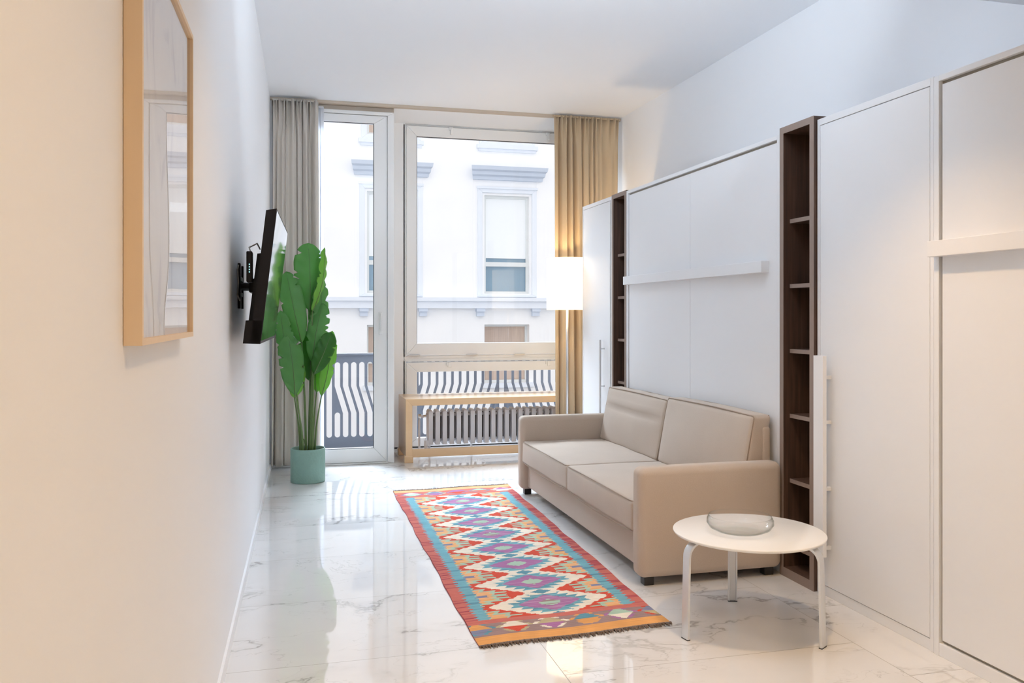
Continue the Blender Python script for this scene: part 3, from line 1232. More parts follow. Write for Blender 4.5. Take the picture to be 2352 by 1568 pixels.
# ------------------------------------------------------------------ sofa
def sofa():
    Y0, Y1 = 3.76, 6.02
    XS = 1.612
    XB = 2.380
    t = thing('sofa', (2.0, (Y0 + Y1) / 2, 0), 'beige two-seat fabric sofa with slim arms against the white wall bed', 'sofa')
    aw = .108
    for ya, yb in ((Y0, Y0 + aw), (Y1 - aw, Y1)):
        b = bmesh.new()
        soft_box(b, XS, XB - .0, ya, yb, 0.040, 0.568, r=.036, n=8, bulge=(.002, .004, .002))
        # lower edges of an upholstered box are crisp
        for v in b.verts:
            if v.co.z < .06:
                pass
        obj('armrest', b, 'sofa', t, smooth=True)
    b = bmesh.new()
    box(b, XS + .052, XB - .04, Y0 + aw - .003, Y1 - aw + .003, 0.058, 0.262, .006)
    obj('base', b, 'sofa', t)
    b = bmesh.new()
    soft_box(b, XB - .055, XB, Y0 + aw - .003, Y1 - aw + .003, 0.262, 0.735, r=.02, n=5)
    obj('back_frame', b, 'sofa', t, smooth=True)
    mid = 4.893
    ys = [(Y0 + aw + .002, mid - .001), (mid + .001, Y1 - aw - .002)]

    def loop_xy(x0, x1, y0, y1, z, r, n=6):
        pts = []
        for cx, cy, a0 in ((x1 - r, y1 - r, 0), (x0 + r, y1 - r, 90), (x0 + r, y0 + r, 180), (x1 - r, y0 + r, 270)):
            for k in range(n + 1):
                a = math.radians(a0 + 90 * k / n)
                pts.append((cx + r * math.cos(a), cy + r * math.sin(a), z))
        return pts
    for k, (ya, yb) in enumerate(ys):
        b = bmesh.new()
        soft_box(b, XS + .006, 2.30, ya, yb, 0.238, 0.392, r=.020, n=16, bulge=(.010, .003, .020), wr=.0035)
        c = obj('seat_cushion', b, 'sofa', t, smooth=True)
        for z in (.388, .243):
            b = bmesh.new()
            xx = XS + .009
            pts = [(2.20, ya + .004, z)] + [(xx + .03 - .03 * math.sin(a), ya + .034 - .03 * math.cos(a), z) for a in [0, .4, .8, 1.2, PI / 2]]
            ny = 14
            for i in range(1, ny):
                f = i / ny
                u = 2 * f - 1
                pts.append((xx - .004 * (1 - u * u), ya + .034 + (yb - ya - .068) * f, z - .012 * (1 - u * u) * (1 if z < .3 else -.35)))
            pts += [(xx + .03 - .03 * math.sin(a), yb - .034 + .03 * math.cos(a), z) for a in [PI / 2, 1.2, .8, .4, 0]] + [(2.20, yb - .004, z)]
            tube(b, pts, .0032, n=6)
            obj('piping', b, 'piping', c, smooth=True)
    # back cushions, leaning
    tops = [(0.790, 0.0), (0.772, 0.0)]
    for k, (ya, yb) in enumerate(ys):
        zt = tops[k][0]
        b = bmesh.new()
        sh = lambda s: .075 * s
        soft_box(b, 2.205, 2.318, ya + .004, yb - .004, 0.388, zt, r=.024, n=16, bulge=(.034, .006, .006), shear=sh, wr=.004)
        if k == 1:
            # soft crease across the upper third of the far cushion
            for v in b.verts:
                if v.co.x < 2.27:
                    s = (v.co.z - .645) / .022
                    if abs(s) < 3:
                        w = max(0, 1 - ((v.co.y - (ya + yb) / 2) / ((yb - ya) / 2)) ** 4)
                        v.co.x += .016 * math.exp(-s * s) * w
                        v.co.x -= .008 * math.exp(-(s - 1.6) ** 2) * w
        c = obj('back_cushion', b, 'sofa', t, smooth=True)
        for xo in (2.286, 2.377):
            b = bmesh.new()
            pts = []
            for i in range(19):
                f = i / 18
                pts.append((xo + (.0 if xo > 2.3 else 0), ya + .014 + (yb - ya - .028) * f, zt - .005 + .006 * math.sin(PI * f)))
            if xo < 2.3:
                low = [(2.214 + .072 * s, ya + .006, .40 + (zt - .415) * s) for s in (0, .25, .5, .75, 1)]
                hi = [(2.214 + .072 * s, yb - .006, .40 + (zt - .415) * s) for s in (1, .75, .5, .25, 0)]
                pts = low + pts + hi
            tube(b, pts, .0032, n=6)
            obj('piping', b, 'piping', c, smooth=True)
    for fx in (XS + .035, XB - .085):
        for fy in (Y0 + .028, Y1 - .078):
            b = bmesh.new()
            box(b, fx, fx + .05, fy, fy + .05, 0, .048, .003)
            obj('foot', b, 'feet', t)


sofa()

# ------------------------------------------------------------------ kilim rug
def kilim():
    NA = Vector((0.711, 3.248, 0))
    NB = Vector((1.547, 3.297, 0))
    FA = Vector((0.731, 6.262, 0))
    FB = Vector((1.610, 6.315, 0))
    C = {k: srgb(*v)[:3] for k, v in dict(
        red=(204, 62, 30), rose=(196, 102, 88), mrose=(178, 72, 74), drose=(158, 56, 66), teal=(108, 168, 180), dteal=(82, 140, 156), cream=(236, 224, 204),
        purple=(164, 102, 150), lpurple=(176, 128, 160), mint=(168, 196, 172), orange=(232, 172, 118), gold=(226, 158, 84), slate=(122, 126, 152),
        taupe=(150, 122, 118), olive=(186, 168, 128)).items()}
    Ln = 3.03
    nu, nv = 150, 640
    v_start, pitch = 0.247, 0.3075

    def tri(x):
        x = x - math.floor(x)
        return x if x < .5 else 1 - x      # 0..0.5

    def saw(x):
        return x - math.floor(x)

    def colour(u, v, r1):
        # u -1..1 across, v metres from the near end
        a = abs(u)
        ln = noise.noise(Vector((3.1, v * 26.0, 0))) * .5
        # end bands
        ve = v if v < Ln / 2 else Ln - v
        near = v < Ln / 2
        if ve < .085:
            return C['gold'] if near else C['orange']
        if ve < .235:
            w = (ve - .085) / .15
            x = (u + 1) * 2.6 + (0.3 if near else .8)
            k = int(math.floor(x))
            f = abs(saw(x) - .5) * 2
            d = f + abs(w - .52) * 1.7
            pal = ['slate', 'gold', 'dteal', 'red', 'cream', 'mint', 'purple', 'olive'] if near else ['cream', 'purple', 'red', 'cream', 'mint', 'rose', 'slate', 'purple']
            if w > .88 or (w < .10 and not near):
                return C['rose']
            if d < .78:
                return C[pal[(k * 3 + (1 if w > .5 else 0)) % 8]]
            if d < 1.05:
                return C[pal[(k * 5 + 2) % 8]] if saw(w * 3) > .4 else C['taupe']
            return C['taupe'] if near else C['rose']
        # side borders with weft teeth
        tooth = tri(v / .034 + (0.3 if u > 0 else 0)) * 2
        e1 = .865 + .055 * (tooth - .5) + .03 * ln
        e2 = .735 + .035 * (tri(v / .031) * 2 - .5) + .02 * ln
        if a > e1:
            g = noise.noise(Vector((7.7 * (1 if u > 0 else -1), v * 30.0, 1.0)))
            if g > -.02 + .16 * math.sin(v * 4.2) and tri(v / .030) < .20:
                return C['drose']
            return C['rose'] if u < 0 or g < .05 else C['mrose']
        if ve < .262:
            return C['rose']
        if a > e2:
            return C['teal'] if near is False or ln > -.15 else C['dteal']
        q = (v - v_start) / pitch
        w = (q - math.floor(q)) * 2 - 1           # -1..1, 0 at the medallion centre
        aw = abs(w)
        st = 5.0
        # teeth: slanted triangles that step along the diagonals
        th = saw(aw * st)
        tA = (th - .5) * .14
        ab = noise.noise(Vector((1.3, v * 70.0, 2)))        # weft by weft dye changes
        teal_o = .47 - .43 * aw
        cream_o = .70 - .54 * aw
        if aw < .30 and a < .15 * (1 - aw / .30) + (th - .5) * .03:
            return C['mint'] if ab > -.2 else C['taupe']
        if aw < .66 and a < .38 * (1 - aw / .66) + (saw(aw * 3) - .5) * .03:
            return C['purple'] if ab > -.12 else C['lpurple']
        if aw > .78 and a < .12 * (1 - (1 - aw) / .22):
            return C['dteal']
        if aw > .76 and a < .16:
            return C['cream']
        if a < teal_o + tA and aw < .80:
            return C['teal'] if ab > -.1 else C['dteal']
        if a < cream_o + tA * .30:
            return C['cream']
        th2 = saw(aw * st + .5)
        T1, T2 = (th - .5) * .15, (th2 - .5) * .15
        red_o = cream_o + .12 + T2 + (.12 if aw > .80 else 0)
        if a < red_o or (aw < .14 and a < .80):
            return C['red']
        mint_o = cream_o + .24 + T1 + (.10 if aw > .80 else 0)
        if a < mint_o:
            return C['mint']
        or_o = cream_o + .44 + T2
        if aw > .55 and a > or_o + .02 and th > .25:
            return C['slate']
        if a < or_o:
            return C['orange'] if ab > -.22 else C['gold']
        return C['mint'] if th < .5 else C['orange']

    def pos(u, v):
        s = v / Ln
        f = (u + 1) / 2
        p = (NA.lerp(NB, f)).lerp(FA.lerp(FB, f), s)
        e = abs(u) ** 6 * (.0035 * math.sin(v * 6 + 2 * u) + .002 * math.sin(v * 19 + u))
        p.x += e * (1 if u > 0 else -1)
        p.y += .006 * math.sin(f * 9) * (1 - s) + .008 * math.sin(f * 11 + 1) * s
        return p
    cen = pos(0, Ln / 2)
    t = thing('rug', (cen.x, cen.y, 0), 'colourful kilim runner with purple diamonds and turquoise side borders on the marble floor', 'rug')
    me = bpy.data.meshes.new('rug_weave')
    verts, faces, cols = [], [], []
    H = .006
    for j in range(nv + 1):
        v = Ln * j / nv
        for i in range(nu + 1):
            u = -1 + 2 * i / nu
            p = pos(u, v)
            rip = .0015 * math.sin(v * 14 + u * 2) * abs(u) ** 3 + .0006 * math.sin(j * 1.6)
            verts.append((p.x - cen.x, p.y - cen.y, H + rip))
    W = nu + 1
    for j in range(nv):
        for i in range(nu):
            faces.append((j * W + i, j * W + i + 1, (j + 1) * W + i + 1, (j + 1) * W + i))
            u = -1 + 2 * (i + .5) / nu
            v = Ln * (j + .5) / nv
            c = colour(u, v, 0)
            g = .90 + .12 * noise.noise(Vector((u * 3, v * 90.0, 5))) + .07 * noise.noise(Vector((u * 9, v * 9.0, 9)))
            cols.append((min(1, c[0] * g), min(1, c[1] * g), min(1, c[2] * g), 1))
    # skirt down to the floor
    ring = [i for i in range(W)] + [j * W + nu for j in range(1, nv + 1)] + [nv * W + i for i in range(nu - 1, -1, -1)] + [j * W for j in range(nv - 1, 0, -1)]
    base = len(verts)
    for k in ring:
        x, y, z = verts[k]
        verts.append((x, y, 0.0005))
    n = len(ring)
    for k in range(n):
        a, c_ = ring[k], ring[(k + 1) % n]
        faces.append((a, base + k, base + (k + 1) % n, c_))
        cols.append(cols[0] if k < W else (*C['drose'], 1))
    me.from_pydata(verts, [], faces)
    ca = me.color_attributes.new('weave', 'BYTE_COLOR', 'CORNER')
    flat = []
    for f, c in zip(faces, cols):
        for _ in f:
            flat.extend(c)
    ca.data.foreach_set('color', flat)
    m = bpy.data.materials.new('kilim_wool')
    nt = NT(m)
    at = nt.n('ShaderNodeVertexColor')
    at.layer_name = 'weave'
    tc = nt.n('ShaderNodeTexCoord')
    nz = nt.n('ShaderNodeTexNoise')
    mp = nt.n('ShaderNodeMapping')
    mp.inputs['Scale'].default_value = (60, 450, 1)
    nt.l(tc.outputs['Object'], mp.inputs[0])
    nt.l(mp.outputs[0], nz.inputs['Vector'])
    nz.inputs['Scale'].default_value = 1.12
    nt.l(nt.mixc(nt.math('MULTIPLY', nz.outputs[0], .22), at.outputs[0], (0.35, 0.30, 0.28, 1)), nt.bsdf.inputs['Base Color'])
    bp = nt.n('ShaderNodeBump')
    bp.inputs['Strength'].default_value = .4
    bp.inputs['Distance'].default_value = .002
    nt.l(nz.outputs[0], bp.inputs['Height'])
    nt.l(bp.outputs[0], nt.bsdf.inputs['Normal'])
    nt.bsdf.inputs['Roughness'].default_value = .95
    nt.bsdf.inputs['Specular IOR Level'].default_value = .1
    me.materials.append(m)
    o = bpy.data.objects.new('rug_weave', me)
    COL.objects.link(o)
    o.parent = t
    # knotted fringe at both ends
    for end in (0, 1):
        b = bmesh.new()
        v = 0 if end == 0 else Ln
        dy = -1 if end == 0 else 1
        for i in range(290):
            u = -1 + 2 * (i + rnd.random() * .6) / 290
            p = pos(u, v)
            L = rnd.uniform(.010, .034)
            dx = rnd.uniform(-.007, .007)
            w = rnd.uniform(.0015, .0032)
            q = [(p.x, p.y - dy * .004, .005), (p.x + dx * .5, p.y + dy * L * .5, .006 + rnd.random() * .003), (p.x + dx, p.y + dy * L, .002)]
            tube(b, q, [w, w, w * .5], n=4)
        tube(b, [tuple(pos(-1 + 2 * k / 40, v) + Vector((0, 0, .004))) for k in range(41)], .0042, n=6)
        fo = obj('fringe', b, 'fringe', t)
        fo['kind'] = 'stuff'


kilim()

# ------------------------------------------------------------------ coffee table and bowl
def coffee_table():
    cx, cy, zt, R = 1.850, 3.180, 0.402, 0.310
    t = thing('coffee_table', (cx, cy, 0), 'small round white coffee table on three bent metal legs beside the sofa arm', 'table')
    b = bmesh.new()
    lathe(b, [(0, zt), (R - .004, zt), (R - .0008, zt - .0012), (R, zt - .004), (R - .004, zt - .011), (R - .05, zt - .015), (0, zt - .015)], (cx, cy, 0), n=96)
    obj('tabletop', b, 'tabletop', t, autos=.5)
    for ax, ay in ((1.542, 3.124), (2.015, 2.908), (1.961, 3.531)):
        d = Vector((ax - cx, ay - cy, 0)).normalized()
        s = Vector((-d.y, d.x, 0))
        RL = .322
        b = bmesh.new()
        # bent flat bar: path in (radial, z)
        path = [(.07, zt - .019), (RL - .066, zt - .019)]
        for k in range(1, 9):
            a = PI / 2 * k / 8
            path.append((RL - .066 + .055 * math.sin(a), zt - .019 - .055 * (1 - math.cos(a))))
        path += [(RL - .011 + .004, .20), (RL - .011 + .008, .004)]
        w, th = .0205, .0065
        rings = []
        for i, (r_, z_) in enumerate(path):
            p0 = path[max(i - 1, 0)]
            p1 = path[min(i + 1, len(path) - 1)]
            tx, tz = p1[0] - p0[0], p1[1] - p0[1]
            l_ = math.hypot(tx, tz)
            nx, nz_ = -tz / l_, tx / l_
            prof = [(-w, -th * .5), (-w, th * .8), (-w + .004, th), (w - .004, th), (w, th * .8), (w, -th * .5), (w - .006, -th), (w - .008, -th * .2), (-w + .008, -th * .2), (-w + .006, -th)]
            ring = []
            for sx, nn in prof:
                P = Vector((cx, cy, 0)) + d * (r_ + nx * nn) + s * sx + Vector((0, 0, z_ + nz_ * nn))
                ring.append(b.verts.new(P))
            rings.append(ring)
        for A, B in zip(rings, rings[1:]):
            for k in range(len(A)):
                j = (k + 1) % len(A)
                b.faces.new((A[k], A[j], B[j], B[k]))
        b.faces.new(rings[0][::-1])
        b.faces.new(rings[-1])
        bmesh.ops.recalc_face_normals(b, faces=b.faces)
        lg = obj('leg', b, 'alu', t, autos=.6)
        b = bmesh.new()
        P = Vector((cx, cy, 0)) + d * (RL - .003)
        q = [P + s * a_ + d * c_ for a_, c_ in ((-w, -.007), (w, -.007), (w, .007), (-w, .007))]
        prism(b, [(p.x, p.y) for p in q], 2, 0, .004)
        obj('foot_pad', b, 'gasket', lg)
    # glass bowl
    bc = (1.808, 3.175, zt)
    b = bmesh.new()
    out = [(0, 0.0005), (.07, .001), (.100, .006), (.124, .018), (.136, .036), (.135, .052), (.128, .066)]
    inn = [(.1255, .0665), (.1325, .052), (.1335, .036), (.1215, .0205), (.098, .0085), (.07, .0035), (0, .003)]
    lathe(b, out + inn, bc, n=72)
    tag(obj('glass_bowl', b, 'bowl', loc=bc, smooth=True), 'shallow clear glass bowl resting on the round white coffee table', 'bowl')


coffee_table()

# ------------------------------------------------------------------ floor lamp
def lamp():
    cx, cy = 2.349, 7.08
    t = thing('floor_lamp', (cx, cy, 0), 'lit floor lamp with a white drum shade in front of the sand curtain', 'lamp')
    b = bmesh.new()
    lathe(b, [(0, 0), (.14, 0), (.14, .012), (.125, .018), (0, .02)], (cx, cy, 0), n=48)
    obj('lamp_base', b, 'steel', t, autos=.5)
    b = bmesh.new()
    tube(b, [(cx, cy, .015), (cx, cy, 1.56)], .011, n=14)
    obj('pole', b, 'steel', t, smooth=True)
    b = bmesh.new()
    R = .18
    lathe(b, [(R, 1.350), (R, 1.800), (R - .0025, 1.800), (R - .0025, 1.350), (R, 1.350)], (cx, cy, 0), n=64)
    sh = obj('lamp_shade', b, 'shade', t, autos=.5)
    b = bmesh.new()
    for a in (0, 2.09, 4.19):
        tube(b, [(cx, cy, 1.765), (cx + (R - .003) * math.cos(a), cy + (R - .003) * math.sin(a), 1.765)], .002, n=6)
    lathe(b, [(.02, 1.76), (.02, 1.77), (.0, 1.77), (0, 1.76), (.02, 1.76)], (cx, cy, 0), n=12)
    obj('spider', b, 'steel', sh)
    b = bmesh.new()
    tube(b, [(cx, cy, 1.555), (cx, cy, 1.60)], .018, n=12)
    obj('socket', b, 'white_plastic', t)
    light('lamp_bulb', 'POINT', (cx, cy, 1.66), 13, (1.0, 0.68, 0.34), 0.03)


lamp()

# ------------------------------------------------------------------ television
def television():
    # frame: origin at the bottom near corner of the screen, along = screen width, up = tilted
    yaw = math.radians(2.2)
    along = Vector((math.sin(yaw), math.cos(yaw), 0))
    out = Vector((math.cos(yaw), -math.sin(yaw), 0))
    tilt = math.radians(6.7)
    up = (Vector((0, 0, 1)) * math.cos(tilt) + out * math.sin(tilt)).normalized()
    nrm = along.cross(up).normalized()
    if nrm.dot(out) < 0:
        nrm = -nrm
    O = Vector((-0.1145, 3.485, 1.188))
    W, Hh = .985, .538
    c = O + along * W / 2 + up * Hh / 2

    def P(a, u, n):
        return O + along * a + up * u + nrm * n

    def slabp(b, poly, a0, a1):
        # poly in (n, u)
        A = [b.verts.new(P(a0, u, n)) for n, u in poly]
        B = [b.verts.new(P(a1, u, n)) for n, u in poly]
        b.faces.new(A)
        b.faces.new(B[::-1])
        for i in range(len(poly)):
            j = (i + 1) % len(poly)
            b.faces.new((A[i], B[i], B[j], A[j]))
        bmesh.ops.recalc_face_normals(b, faces=b.faces)
    t = thing('television', (xw(4.05) + .002, 4.05, 1.42), 'black flat television on a wall bracket tilted down beside the tall plant', 'television')
    b = bmesh.new()
    slabp(b, [(0, 0), (0, Hh), (-.040, Hh - .012), (-.040, .0)], 0, W)
    slabp(b, [(-.039, 0.0), (-.039, .36), (-.058, .355), (-.060, 0.0)], .06, W - .06)
    slabp(b, [(-.002, -.001), (-.002, .09), (-.066, .085), (-.066, -.006)], .0, W)
    obj('housing', b, 'tvblack', t)
    b = bmesh.new()
    slabp(b, [(.0012, .012), (.0012, Hh - .008), (-.002, Hh - .008), (-.002, .012)], .007, W - .007)
    obj('screen', b, 'screen', t)
    # bracket
    b = bmesh.new()
    wx = xw(4.0)
    for y in (3.93, 4.17):
        box(b, wx, wx + .012, y - .018, y + .018, 1.33, 1.53, .002)
    box(b, wx, wx + .010, 3.93, 4.17, 1.385, 1.405, .002)
    box(b, wx, wx + .010, 3.93, 4.17, 1.455, 1.475, .002)
    for y in (3.95, 4.05, 4.15):
        tube(b, [(wx + .008, y, 1.43), (wx + .09, y, 1.43)], .016, n=10)
    box(b, wx + .05, wx + .085, 3.86, 4.24, 1.40, 1.46, .004)
    obj('wall_bracket', b, 'tvblack', t)
    b = bmesh.new()
    tube(b, [(wx + .004, 3.90, 1.52), (wx + .002, 3.87, 1.50), (wx + .006, 3.86, 1.44), (wx + .002, 3.87, 1.39), (wx + .01, 3.90, 1.365)], .003, n=6)
    tube(b, [(wx + .07, 3.62, 1.55), (wx + .06, 3.66, 1.58), (wx + .09, 3.70, 1.60), (wx + .10, 3.75, 1.58)], .003, n=6)
    obj('cable', b, 'gap', t)
    # small receiver stick behind the screen
    b = bmesh.new()
    box(b, wx + .055, wx + .078, 3.52, 3.60, 1.432, 1.555, .004)
    r = obj('receiver_box', b, 'tvblack', t)
    b = bmesh.new()
    for z in (1.470, 1.480, 1.490, 1.500):
        box(b, wx + .0655, wx + .0685, 3.518, 3.5205, z, z + .0045)
    obj('indicator_light', b, 'led', r)


television()

# ------------------------------------------------------------------ framed print on the left wall
def picture():
    Y0, Y1, Z0, Z1 = 1.505, 2.160, 1.250, 1.968
    t = thing('picture_frame', (xw(1.83), 1.83, Z0), 'light wood framed pale print behind glass on the left wall', 'picture')
    b = bmesh.new()

    def P(y, z, n):
        return (xw(y) + n, y, z)
    D = .030
    fw = .011

    def bar(q):
        A = [b.verts.new(P(y, z, .001)) for y, z in q]
        B = [b.verts.new(P(y, z, D)) for y, z in q]
        b.faces.new(A)
        b.faces.new(B[::-1])
        for i in range(4):
            j = (i + 1) % 4
            b.faces.new((A[i], B[i], B[j], A[j]))
    o = [(Y0, Z0), (Y1, Z0), (Y1, Z1), (Y0, Z1)]
    i_ = [(Y0 + fw, Z0 + fw), (Y1 - fw, Z0 + fw), (Y1 - fw, Z1 - fw), (Y0 + fw, Z1 - fw)]
    for k in range(4):
        j = (k + 1) % 4
        bar([o[k], o[j], i_[j], i_[k]])
    bmesh.ops.recalc_face_normals(b, faces=b.faces)
    obj('frame', b, 'frame_wood', t)
    # print
    m = bpy.data.materials.new('pale_botanical_print')
    nt = NT(m)
    tc = nt.n('ShaderNodeTexCoord')
    mp = nt.n('ShaderNodeMapping')
    mp.inputs['Scale'].default_value = (3, 3, 1.6)
    nt.l(tc.outputs['Object'], mp.inputs[0])
    nz = nt.n('ShaderNodeTexNoise')
    nz.inputs['Scale'].default_value = 2.5
    nz.inputs['Detail'].default_value = 5
    nz.inputs['Distortion'].default_value = 1.12
    nt.l(mp.outputs[0], nz.inputs['Vector'])
    nt.l(nt.ramp(nz.outputs[0], [(0.36, srgb(214, 212, 222)), (0.44, srgb(234, 233, 238)), (0.7, srgb(242, 241, 244))]), nt.bsdf.inputs['Base Color'])
    nt.bsdf.inputs['Roughness'].default_value = .7
    b = bmesh.new()
    A = [b.verts.new(P(y, z, .018)) for y, z in i_]
    B = [b.verts.new(P(y, z, .016)) for y, z in i_]
    b.faces.new(A)
    b.faces.new(B[::-1])
    for k in range(4):
        j = (k + 1) % 4
        b.faces.new((A[k], B[k], B[j], A[j]))
    obj('print', b, m, t)
    # acrylic glazing, very slightly wavy
    m = bpy.data.materials.new('acrylic_glazing')
    nt = NT(m)
    nt.N.remove(nt.bsdf)
    tc = nt.n('ShaderNodeTexCoord')
    nz = nt.n('ShaderNodeTexNoise')
    nz.inputs['Scale'].default_value = 4.5
    nz.inputs['Detail'].default_value = 0
    nt.l(tc.outputs['Object'], nz.inputs['Vector'])
    bp = nt.n('ShaderNodeBump')
    bp.inputs['Strength'].default_value = .03
    bp.inputs['Distance'].default_value = .02
    nt.l(nz.outputs[0], bp.inputs['Height'])
    tr = nt.n('ShaderNodeBsdfTransparent')
    gl = nt.n('ShaderNodeBsdfGlossy')
    gl.inputs['Roughness'].default_value = 0.0
    nt.l(bp.outputs[0], gl.inputs['Normal'])
    lw = nt.n('ShaderNodeLayerWeight')
    mx = nt.n('ShaderNodeMixShader')
    nt.l(nt.math('ADD', nt.math('MULTIPLY', nt.math('POWER', lw.outputs[1], 5.0), 0.96), 0.04), mx.inputs[0])
    nt.l(tr.outputs[0], mx.inputs[1])
    nt.l(gl.outputs[0], mx.inputs[2])
    nt.l(mx.outputs[0], nt.out.inputs[0])
    b = bmesh.new()
    f_ = b.faces.new([b.verts.new(P(y, z, .0235)) for y, z in i_])
    f_.normal_update()
    if f_.normal.x < 0:
        f_.normal_flip()
    obj('glazing', b, m, t)


picture()

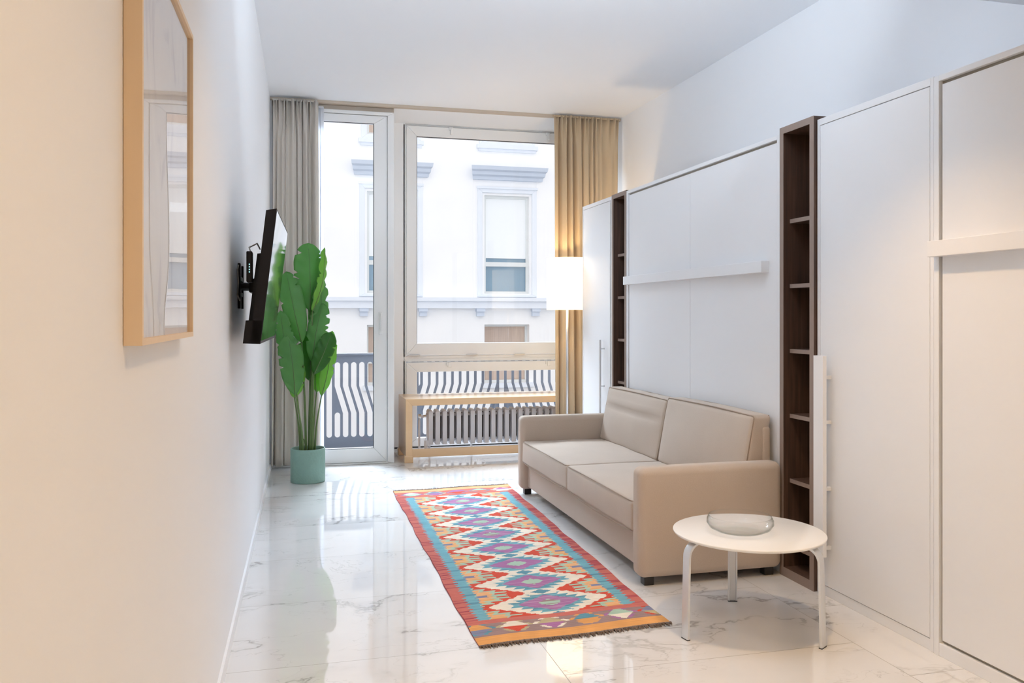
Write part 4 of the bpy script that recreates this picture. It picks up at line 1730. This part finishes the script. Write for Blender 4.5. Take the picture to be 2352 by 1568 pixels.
# ------------------------------------------------------------------ potted plant
def plant():
    cx, cy = 0.133, 6.845
    R, Hh = .133, .262
    pt = thing('plant_pot', (cx, cy, 0), 'round sage green ceramic pot with an embossed pattern near the left curtain', 'pot')
    b = bmesh.new()
    lathe(b, [(0, 0), (R - .006, 0), (R, .006), (R, Hh - .004), (R - .002, Hh), (R - .008, Hh), (R - .010, Hh - .004), (R - .011, Hh - .035), (0, Hh - .035)], (cx, cy, 0), n=96)
    # embossed small diamond relief on the outside
    body = obj('pot_body', b, 'pot', pt, autos=.6)
    m = M['pot']
    nt = NT(m)
    tc = nt.n('ShaderNodeTexCoord')
    vo = nt.n('ShaderNodeTexVoronoi')
    vo.inputs['Scale'].default_value = 55
    nt.l(tc.outputs['Object'], vo.inputs['Vector'])
    bp = nt.n('ShaderNodeBump')
    bp.inputs['Strength'].default_value = .5
    bp.inputs['Distance'].default_value = .003
    nt.l(vo.outputs['Distance'], bp.inputs['Height'])
    nt.l(bp.outputs[0], nt.bsdf.inputs['Normal'])
    b = bmesh.new()
    lathe(b, [(R - .0095, Hh - .035), (R - .0095, Hh - .030), (0, Hh - .022)], (cx, cy, 0), n=48)
    so = obj('soil', b, 'soil', pt)
    so['kind'] = 'stuff'
    t = thing('banana_plant', (cx, cy, Hh - .03), 'tall green plant with broad paddle leaves growing from the sage green pot', 'plant')

    def leaf(name, B, T, w, roll, m, bend=.03, fold=.25, seed=1, tears=5, skew=0.0):
        r = random.Random(seed)
        B, T = Vector(B), Vector(T)
        ax = (T - B)
        L = ax.length
        a = ax.normalized()
        front = Vector((0, -1, 0))
        side = a.cross(front).normalized()
        nrm = side.cross(a).normalized()
        rot = Matrix.Rotation(math.radians(roll), 3, a)
        side = rot @ side
        nrm = rot @ nrm
        bm = bmesh.new()
        n = 36
        tears = max(2, tears - 1)
        tj = sorted(r.sample(range(12, n - 2), tears))
        tl = {k: r.uniform(.55, .85) for k in tj}
        tr_ = {k: r.uniform(.55, .85) for k in sorted(r.sample(range(12, n - 2), tears))}
        rows = []
        M_ = 6
        for i in range(n + 1):
            s = i / n
            prof = (math.sin(PI * min(1, s * 1.0) ** .62) ** .62 if s < 1 else 0)
            prof = (max(0.0, 1 - abs(2 * s - 1) ** 2.8) ** .72) * (.88 + .16 * s) if 0 < s < 1 else 0.0
            ww = w / 2 * prof
            cpt = B + a * (L * s) + nrm * (bend * math.sin(PI * s)) - nrm * (bend * 1.5 * s * s)
            row = []
            for k in range(-M_, M_ + 1):
                f = k / M_
                x = ww * f
                if k < 0 and i in tl:
                    x *= 1 - (1 - tl[i]) * (abs(f) ** 2)
                if k > 0 and i in tr_:
                    x *= 1 - (1 - tr_[i]) * (abs(f) ** 2)
                zz = -fold * abs(x) + .006 * math.sin(s * 30 + f * 3) * abs(f)
                row.append(bm.verts.new(cpt + side * x + nrm * zz + a * (abs(x) * .22 + skew * x)))
            rows.append(row)
        for i in range(n):
            for k in range(2 * M_):
                bm.faces.new((rows[i][k], rows[i][k + 1], rows[i + 1][k + 1], rows[i + 1][k]))
        bmesh.ops.remove_doubles(bm, verts=bm.verts, dist=1e-5)
        bmesh.ops.recalc_face_normals(bm, faces=bm.faces)
        lf = obj('leaf', bm, m, t, smooth=True)
        md = lf.modifiers.new('thick', 'SOLIDIFY')
        md.thickness = .0014
        b = bmesh.new()
        pts = []
        for i in range(0, n, 3):
            s = i / n
            pts.append(B + a * (L * s) + nrm * (bend * math.sin(PI * s)) - nrm * (bend * 1.5 * s * s) + nrm * .002)
        tube(b, pts, [max(.0012, .0042 * (1 - k / len(pts))) for k in range(len(pts))], n=6)
        obj('midrib', b, 'stem', lf, smooth=True)
        return lf

    def stem(P0, P1, r0=.009, r1=.0045, bow=.015):
        P0, P1 = Vector(P0), Vector(P1)
        pts, rad = [], []
        for i in range(15):
            s = i / 14
            p = P0.lerp(P1, s)
            p += Vector((0, bow * math.sin(PI * s), 0)) + Vector((-(P1.x - P0.x), 0, 0)) * .18 * math.sin(PI * s)
            pts.append(p)
            rad.append(r0 + (r1 - r0) * s)
        b = bmesh.new()
        tube(b, pts, rad, n=10)
        obj('stem', b, 'stem', t, smooth=True)
    y = 6.85
    zs = Hh - .03
    # (base, tip, width, roll, mat, stem root)
    LV = [
        ((.150, 6.87, 1.335), (.142, 6.84, 1.868), .245, 8, 'leaf', (.150, 6.86), 5),
        ((.165, 6.80, 1.33), (.292, 6.79, 1.822), .110, 55, 'leaf_bright', (.165, 6.83), 4),
        ((.085, 6.80, 1.085), (-.035, 6.80, 1.640), .185, -6, 'leaf', (.118, 6.83), 3),
        ((.040, 6.74, .745), (-.090, 6.76, 1.335), .150, -22, 'leaf', (.085, 6.80), 6),
        ((.035, 6.70, .690), (-.010, 6.70, 1.150), .195, 10, 'leaf', (.098, 6.78), 2),
        ((.030, 6.78, .660), (.060, 6.80, .960), .150, 20, 'leaf_bright', (.075, 6.82), 2),
        ((.175, 6.84, 1.04), (.262, 6.86, 1.600), .150, 28, 'leaf', (.160, 6.88), 7),
        ((.165, 6.78, .930), (.235, 6.80, 1.400), .170, -18, 'leaf', (.150, 6.80), 6),
        ((.150, 6.88, .780), (.150, 6.90, 1.180), .180, 12, 'leaf_dark', (.140, 6.90), 3),
        ((.175, 6.72, .845), (.315, 6.72, 1.165), .150, 5, 'leaf_dark', (.165, 6.79), 3),
        ((.235, 6.80, .668), (.335, 6.80, 1.175), .125, 22, 'leaf_bright', (.185, 6.84), 5),
        ((.200, 6.88, .690), (.200, 6.88, 1.100), .150, -30, 'leaf_bright', (.172, 6.88), 3),
        ((.165, 6.90, 1.18), (.205, 6.90, 1.700), .110, -35, 'leaf_dark', (.155, 6.90), 2),
    ]
    for k, (B, T, w, roll, m, root, tears) in enumerate(LV):
        leaf('leaf', B, T, w, roll, m, seed=k + 3, tears=tears, fold=.28)
        stem((root[0], root[1], zs), B, r0=.0085 if k not in (0, 2) else .011)
    # young shoots
    for x_, y_, z_ in ((.120, 6.80, .34), (.180, 6.86, .31)):
        stem((x_, y_, zs), (x_ - .02, y_, z_), r0=.008, r1=.003, bow=0)


plant()
